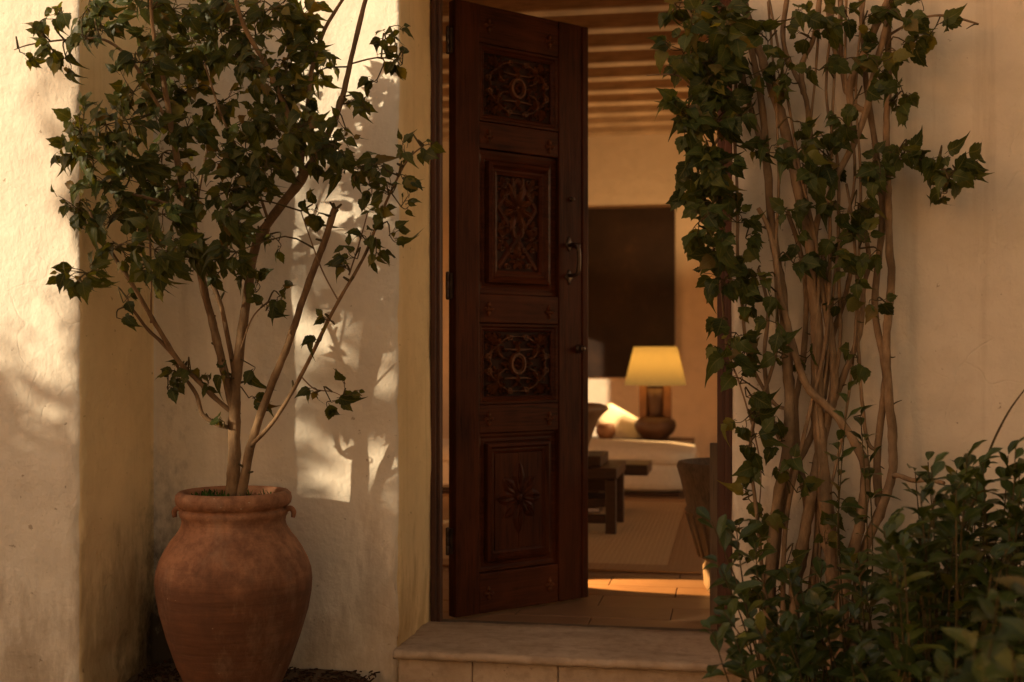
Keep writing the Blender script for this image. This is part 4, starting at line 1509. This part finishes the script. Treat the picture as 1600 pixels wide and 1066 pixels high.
S([(1250, 150), (1254, 101), (1271, 63), (1279, 20), (1284, -30)], .009, .008, 4.06, 4.06)
S([(1318, 150), (1313, 84), (1314, 0), (1314, -30)], .008, .008, 4.1, 4.1)
S([(1310, 110), (1302, 60), (1290, -20)], .009, .008, 4.1, 4.1)
S([(1200, 270), (1183, 203), (1168, 150), (1161, 127), (1149, 42), (1146, -20)], .010, .009, 4.07, 4.08)
S([(1196, 640), (1172, 560), (1160, 480), (1153, 422), (1151, 316), (1149, 211), (1150, 120)], .006, .005, 4.09, 4.11)
S([(1345, 700), (1342, 560), (1339, 450), (1333, 350), (1322, 287)], .006, .004, 4.06, 4.04)
S([(1387, 60), (1430, 34), (1466, 23), (1500, 28), (1529, 38)], .0045, .003, 4.06, 3.98)
S([(1392, 748), (1400, 744), (1425, 750), (1455, 750), (1475, 755)], .009, .006, 4.03, 3.85)
S([(1214, 900), (1222, 800), (1240, 740), (1262, 690), (1285, 620), (1297, 540), (1320, 470), (1330, 420)], .014, .007, 4.06, 4.09)
S([(1262, 900), (1262, 800), (1250, 720), (1244, 640), (1254, 560), (1260, 470), (1250, 400), (1230, 330)], .013, .007, 4.1, 4.1)
S([(1230, 720), (1205, 650), (1196, 560), (1200, 480), (1185, 420)], .008, .005, 4.08, 4.08)
S([(1386, 250), (1410, 245), (1440, 250), (1470, 262), (1500, 270), (1525, 278)], .0045, .002, 4.04, 3.94)
S([(1150, 120), (1120, 70), (1085, 30), (1060, -20)], .006, .004, 4.08, 4.0)
S([(1151, 230), (1120, 190), (1090, 150), (1060, 120), (1010, 118)], .005, .002, 4.09, 4.0)
S([(1151, 330), (1130, 350), (1115, 390), (1125, 450), (1135, 540), (1155, 600), (1180, 680), (1190, 740), (1186, 800)], .004, .002, 4.09, 4.06)
S([(1150, 180), (1115, 230), (1095, 290), (1110, 360)], .005, .002, 4.09, 4.02)
for i in range(7):
    xb_ = rnd.uniform(1195, 1330)
    xt_ = rnd.uniform(1165, 1385)
    pts = []
    ph_ = rnd.uniform(0, 6)
    for k_ in range(9):
        t = k_ / 8
        pts.append((xb_ + (xt_ - xb_) * t ** 1.4 + rnd.uniform(18, 40) * math.sin(ph_ + rnd.uniform(4, 6) * t) * math.sin(math.pi * t), 1100 - 1130 * t * rnd.uniform(.97, 1.0)))
    S(pts, rnd.uniform(.005, .009), .004, rnd.uniform(3.98, 4.09), rnd.uniform(4.02, 4.11))
leaves, tw = [], []
curtain = [(1060, 10), (1100, 20), (1135, 15), (1080, 45), (1118, 55), (1062, 80), (1098, 95), (1135, 100), (1066, 115), (1085, 140), (1120, 145), (1065, 165), (1092, 180), (1128, 190), (1075, 200), (1108, 220), (1088, 245), (1120, 258),
           (1100, 288), (1082, 308), (1122, 318), (1096, 342), (1120, 360), (1110, 398), (1132, 405), (1125, 435), (1085, 80), (1110, 120), (1135, 60), (1115, 170), (1105, 265), (1135, 290)]
for (x, y) in curtain:
    c = P(x + rnd.uniform(-5, 5), y + rnd.uniform(-5, 5), rnd.uniform(3.88, 4.08))
    cluster(c, .060, 18, .051, leaves, tw, nearest(vp_, c) if rnd.random() < .6 else None, .8, face=(-.1, -1, .4))
inner = [(1200, 65, 5), (1215, 130, 5), (1228, 142, 4), (1232, 100, 5), (1262, 55, 5), (1300, 195, 5), (1286, 212, 5), (1322, 195, 4), (1285, 250, 5), (1302, 258, 4), (1268, 270, 4), (1352, 262, 5), (1372, 258, 5), (1338, 278, 4), (1376, 272, 4), (1330, 90, 5),
         (1350, 30, 6), (1382, 20, 6), (1412, 35, 5), (1440, 18, 5), (1462, 42, 4), (1400, 80, 5), (1422, 70, 5), (1370, 95, 5), (1412, 148, 4), (1400, 162, 4), (1408, 228, 5), (1420, 250, 5), (1240, 190, 4), (1186, 240, 5), (1202, 238, 4), (1152, 348, 5), (1165, 372, 4),
         (1280, 320, 4), (1336, 322, 4), (1356, 328, 4), (1325, 362, 5), (1350, 380, 4), (1370, 390, 3), (1300, 402, 4), (1292, 390, 3), (1240, 412, 4), (1190, 432, 4), (1236, 340, 4), (1250, 372, 4), (1380, 130, 4), (1170, 120, 5), (1160, 180, 5), (1252, 230, 4),
         (1440, 248, 5), (1462, 262, 5), (1482, 280, 5), (1492, 262, 3), (1505, 265, 2), (1470, 245, 3), (1480, 300, 2), (1290, 30, 5), (1320, 20, 5), (1170, 40, 5), (1245, 20, 5), (1280, 110, 4), (1340, 150, 4), (1230, 260, 3), (1310, 330, 3),
         (1135, 500, 4), (1140, 540, 4), (1150, 590, 4), (1166, 620, 4), (1180, 652, 4), (1174, 690, 5), (1190, 730, 4), (1130, 570, 3), (1200, 452, 3), (1212, 505, 3), (1160, 560, 3), (1205, 660, 3), (1235, 730, 4), (1245, 770, 3), (1165, 655, 3), (1190, 800, 3), (1220, 690, 3),
         (1310, 470, 2), (1340, 430, 3), (1150, 450, 4), (1165, 480, 3), (1150, 520, 3), (1205, 930, 2), (1220, 560, 2), (1170, 780, 3), (1160, 830, 3), (1180, 870, 3), (1165, 930, 3), (1210, 830, 3), (1230, 880, 2), (1250, 930, 2), (1185, 1000, 3), (1260, 560, 2), (1340, 560, 2), (1370, 470, 2), (1310, 780, 2), (1290, 850, 2)]
for (x, y, n) in inner:
    c = P(x, y, rnd.uniform(3.9, 4.03))
    cluster(c, .048, n + 4, .050, leaves, tw, nearest(vp_, c), .75)
for _ in range(80):
    p_ = rnd.choice(vp_)
    d_ = Vector((rnd.uniform(-1, 1), rnd.uniform(-.6, .8), rnd.uniform(-.4, 1))).normalized()
    q_ = p_ + d_ * rnd.uniform(.015, .045)
    q_.y = min(q_.y, 4.145)
    tw.append([(p_, .0032), ((p_ + q_) / 2 + rv(.008), .0024), (q_, .0012)])
emit_leaves(leaves, 'vine', vine)
emit_twigs(tw, MAT['twig'], vine)

# ------------------------------------------------------------------ shrub in front
sc_ = P(1450, 1066, 3.35)
shrub = empty('glossy_shrub', (sc_.x, 3.35, .0))
tag(shrub, 'dense glossy green shrub in the lower right corner before the wall', 'shrub')
leaves, tw = [], []
def shoot(tip, base, nl, size, r0=.0034, part=False, spread=.75, lowest=.35):
    mid = base.lerp(tip, .5) + rv(.04) + Vector((0, 0, .05))
    path = smooth_path([(base, r0), (mid, r0 * .7), (tip, .0014)], 8)
    if part:
        off = Vector(shrub.location)
        V, Fc = tube_geo([(p - off, r) for p, r in path], 6, .1)
        mesh_obj('branch', V, Fc, MAT['twig'], shrub)
    else:
        tw.append([(p, r) for p, r in path[::3]] + [path[-1]])
    N = len(path)
    for i in range(nl):
        t = lowest + (1 - lowest) * (i / max(1, nl - 1)) ** .8
        j = min(N - 1, int(t * (N - 1)))
        p = path[j][0]
        d = (path[min(j + 1, N - 1)][0] - path[max(j - 1, 0)][0]).normalized()
        a = (i % 2) * math.pi + (i // 2) * 1.9 + rnd.uniform(-.4, .4)
        o = d.orthogonal().normalized()
        side = Quaternion(d, a) @ o
        up = spread + .55 * (t > .85)
        along = (side + d * up + rv(.2)).normalized()
        nor = d * .9 - side * .5 + Vector((0, -.35, .3)) + rv(.3)
        leaves.append((leaf_matrix(p + along * .004, along, nor, size * rnd.uniform(.65, 1.15) * (.8 if t > .95 else 1)), rnd.randrange(6)))
tops = [(1100, 1010), (1180, 1000), (1250, 960), (1310, 905), (1350, 850), (1390, 810), (1420, 790), (1450, 725), (1500, 712), (1550, 695), (1600, 690), (1680, 690), (1760, 720)]
def topy(x):
    for (a, ya), (b, yb) in zip(tops, tops[1:]):
        if a <= x <= b:
            return ya + (yb - ya) * (x - a) / (b - a)
    return 720
for i in range(190):
    x = rnd.uniform(1205, 1740) if rnd.random() < .4 else rnd.uniform(1330, 1740)
    Y = rnd.uniform(2.95, 3.75)
    ty_ = topy(x)
    y = ty_ + (rnd.random() ** 1.2) * (1090 - ty_)
    tip = P(x, y, Y)
    bx = 1450 + (x - 1450) * .72
    b0 = P(bx, 900, Y + .05)
    base = Vector((b0.x, b0.y, 0.0))
    if tip.z < .08:
        tip.z = .08 + rnd.random() * .1
    shoot(tip, base, 13, .066, part=i < 60, lowest=.42 if y < 900 else .25)
for (x, y, Y, n) in ((1112, 815, 3.3, 5), (1150, 822, 3.3, 6), (1122, 880, 3.2, 5), (1180, 850, 3.3, 6), (1130, 955, 3.15, 6), (1112, 985, 3.1, 5), (1165, 935, 3.2, 6), (1190, 900, 3.3, 6), (1150, 1000, 3.1, 6), (1180, 980, 3.1, 6), (1230, 890, 3.3, 6),
                     (1325, 612, 3.75, 6), (1345, 650, 3.75, 6), (1310, 690, 3.75, 6), (1355, 690, 3.75, 5), (1450, 722, 3.5, 8), (1430, 738, 3.5, 7), (1495, 735, 3.5, 8), (1575, 712, 3.4, 8), (1590, 735, 3.4, 8), (1530, 730, 3.4, 8), (1250, 905, 3.4, 7), (1285, 880, 3.5, 7), (1215, 960, 3.3, 7), (1240, 1000, 3.2, 7), (1275, 950, 3.3, 7), (1300, 930, 3.4, 7), (1330, 870, 3.5, 7), (1200, 1020, 3.1, 6), (1160, 1040, 3.1, 5)):
    tip = P(x, y, Y)
    if x < 1300:
        b0 = P(1230 + .3 * (x - 1150), 1000, Y + .1)
    elif y < 700:
        b0 = P(1335, 1000, Y)
    else:
        b0 = P(1450 + (x - 1450) * .7, 1000, Y)
    shoot(tip, Vector((b0.x, b0.y, 0)), n + 4, .062, part=True, spread=.75, lowest=.55)
# bare twig at the right edge
off = Vector(shrub.location)
tube('bare_twig', [(P(1500, 840, 3.45) - off, .005), (P(1525, 770, 3.45) - off, .004), (P(1548, 700, 3.45) - off, .0032), (P(1575, 645, 3.44) - off, .0026), (P(1604, 605, 3.43) - off, .0016)], MAT['twig'], shrub, 6, 5)
# shoots that reach towards the viewer, out of focus
for (x, y, Y) in ((1560, 930, 2.3), (1600, 960, 2.2), (1520, 990, 2.35), (1580, 1010, 2.15), (1480, 1040, 2.4), (1620, 900, 2.3), (1540, 1050, 2.2)):
    tip = P(x, y, Y)
    shoot(tip, Vector((P(x + 10, 1000, Y + .2).x, Y + .25, 0)), 11, .058, part=True, lowest=.55)
emit_leaves(leaves, 'shrub', shrub)
emit_twigs(tw, MAT['twig'], shrub)

# ------------------------------------------------------------------ added blockers and bounce surfaces outside the frame, and a dappling tree
def along_sun(s_, u_):
    """ground point from the coordinate across the light (s) and along it (u)"""
    n_ = Vector((SUN_H.y, -SUN_H.x))
    q = n_ * s_ + SUN_H * u_
    return q
a0 = math.atan2(SUN_H.y, SUN_H.x)
nb_o = along_sun(-3.70, -6.2)
nb = empty('sun_block_house', (nb_o.x, nb_o.y, 0), a0 - math.pi / 2)  # unseen block added to shade the doorway and right wall
tag(nb, 'unseen house-shaped block added to keep the sun off the doorway', 'house')
box('wall', 0, 2.6, -3.0, 0, -.05, 5.4, MAT['plaster'], nb, .02)
V = [(-.05, .25, 5.41), (2.75, .25, 5.41), (2.75, -3.25, 5.41), (-.05, -3.25, 5.41), (-.05, -1.5, 6.2), (2.75, -1.5, 6.2)]
mesh_obj('roof', V, [(0, 1, 5, 4), (2, 3, 4, 5), (0, 4, 3), (1, 2, 5), (0, 3, 2, 1)], MAT['terracotta'], nb, False)
cw = box('bounce_wall', 2.9, 3.2, -5.0, 4.10, -.05, 3.2, MAT['plaster'], None, .02)  # unseen wall added to bounce sunlight onto the reveals
tag(cw, 'unseen cream wall added on the right to bounce warm light', 'wall')
cy = mesh_obj('bounce_paving', [(-9, -9, .006), (2.89, -9, .006), (2.89, 2.6, .006), (-9, 2.6, .006)], [(0, 1, 2, 3)], MAT['stone'], None, False)  # unseen pale paving added to bounce warm light upwards
structure(cy)
# hedge added to shade the low wall, and a small tree that dapples the light
def leaf_cloud(name, parent, blobs, size, seed):
    r = random.Random(seed)
    V, Fc = [], []
    for (c, rad, n) in blobs:
        for _ in range(n):
            d = Vector((r.gauss(0, 1), r.gauss(0, 1), r.gauss(0, 1))).normalized() * rad * r.random() ** .45
            p = Vector(c) + d
            if p.z < .03:
                continue
            q = Quaternion(Vector((r.gauss(0, 1), r.gauss(0, 1), r.gauss(0, 1))).normalized(), r.uniform(0, 6.28))
            sz = size * r.uniform(.6, 1.2)
            b = len(V)
            for x, y in ((0, -1), (.45, -.2), (.25, .5), (0, 1), (-.25, .5), (-.45, -.2)):
                V.append(p + q @ Vector((x * sz, y * sz, 0)))
            Fc.append(tuple(b + i for i in range(6)))
    return stuff(mesh_obj(name, V, Fc, MAT['leaf_far'], parent, False))
hb = along_sun(-4.3, -4.6)
hedge = empty('shade_hedge', (hb.x, hb.y, 0), a0 - math.pi / 2)
tag(hedge, 'unseen hedge added left of the camera to shade the low wall', 'hedge')
blobs = []
for i in range(18):
    x = -2.2 + i * .17
    blobs.append(((x, 0, .5), .5, 700))
    blobs.append(((x, 0, 1.2), .5, 800))
    blobs.append(((x, 0, 2.02 + .08 * math.sin(i * 2.1) - (.2 if x > .12 else 0)), .46, 900))
leaf_cloud('foliage', hedge, blobs, .06, 5)
tube('trunk', [(Vector((-.8, 0, 0)), .05), (Vector((-.8, 0, 1.0)), .04), (Vector((-.75, 0, 1.8)), .02)], MAT['bark'], hedge)
gb = along_sun(-3.85, -5.2)
gt = empty('garden_tree', (gb.x, gb.y, 0), a0 - math.pi / 2)
tag(gt, 'slender garden tree left of the camera with loose foliage', 'tree')
tube('trunk', [(Vector((.45, 0, 0)), .07), (Vector((.42, 0, 1.4)), .055), (Vector((.40, 0, 2.6)), .045), (Vector((.42, 0, 4.2)), .02)], MAT['bark'], gt)
r5 = random.Random(12)
for (p1, p2) in (((.4, 0, 2.2), (-.42, .1, 2.75)), ((.4, 0, 2.6), (-.2, -.1, 3.5)), ((.4, 0, 2.4), (.8, .2, 3.2)), ((.4, 0, 3.0), (.75, 0, 4.0)), ((.4, 0, 1.9), (-.3, 0, 2.5))):
    a, b = Vector(p1), Vector(p2)
    tube('branch', [(a, .014), ((a + b) / 2 + Vector((0, 0, -.05)), .009), (b, .004)], MAT['bark'], gt)
blobs = [((.46, 0, 3.0), .36, 420), ((.52, .1, 3.7), .42, 420), ((.60, 0, 4.3), .45, 420), ((-.02, 0, 3.72), .17, 70), ((-.42, .05, 2.78), .12, 30), ((-.36, .05, 2.62), .12, 30), ((-.2, 0, 3.66), .14, 50)]
rb_ = random.Random(77)
for q in range(62):
    blobs.append(((rb_.uniform(-.27, .10), rb_.uniform(-.2, .2), rb_.uniform(2.32, 3.6)), rb_.uniform(.05, .10), rb_.randint(18, 38)))
leaf_cloud('crown', gt, blobs, .036, 9)

# trees added behind and right of the camera to hold back the low sky
def sky_block_tree(name, x, y, h, label, blobs, seed):
    t_ = empty(name, (x, y, 0))
    tag(t_, label, 'tree')
    tube('trunk', [(Vector((0, 0, 0)), .12), (Vector((.04, .03, h * .3)), .10), (Vector((0, 0, h * .55)), .07), (Vector((-.05, .05, h * .9)), .03)], MAT['bark'], t_)
    leaf_cloud('crown', t_, blobs, .085, seed)
for k_, (x, y, h, lab) in enumerate(((-3.6, -4.6, 8.6, 'unseen tree added behind the camera against the low sky, nearest the house block'), (-1.2, -5.0, 9.2, 'tallest unseen tree added behind the camera against the low sky'), (1.2, -4.8, 8.8, 'unseen tree added behind the camera against the low sky, nearest the bounce wall'))):
    rr_ = random.Random(40 + k_)
    sky_block_tree('sky_block_tree', x, y, h, lab, [((rr_.uniform(-.9, .9), rr_.uniform(-.6, .6), .9 + (h - 1.4) * q / 13), 1.1, 700) for q in range(14)], 50 + k_)
sky_block_tree('wall_shade_tree', 2.0, 2.3, 4.0, 'unseen tree added right of the camera to darken the right wall', [((-.9, .7, 3.25), .5, 520), ((-.2, 1.0, 3.2), .6, 620), ((-.3, .2, 3.4), .7, 620), ((.3, .6, 3.0), .6, 520), ((.2, -.4, 3.5), .6, 420), ((-1.3, 1.2, 3.3), .45, 420)], 21)
cp = empty('light_block_cypress', (1.45, 3.75, 0))  # unseen cypress added to block side light on the right wall
tag(cp, 'unseen cypress added right of the frame to keep side light off the wall', 'tree')
tube('trunk', [(Vector((0, 0, 0)), .06), (Vector((0, 0, 1.5)), .045), (Vector((0, 0, 3.4)), .012)], MAT['bark'], cp)
leaf_cloud('crown', cp, [((0, 0, .35 + .32 * i), .36 - .012 * i, 520) for i in range(11)], .045, 31)
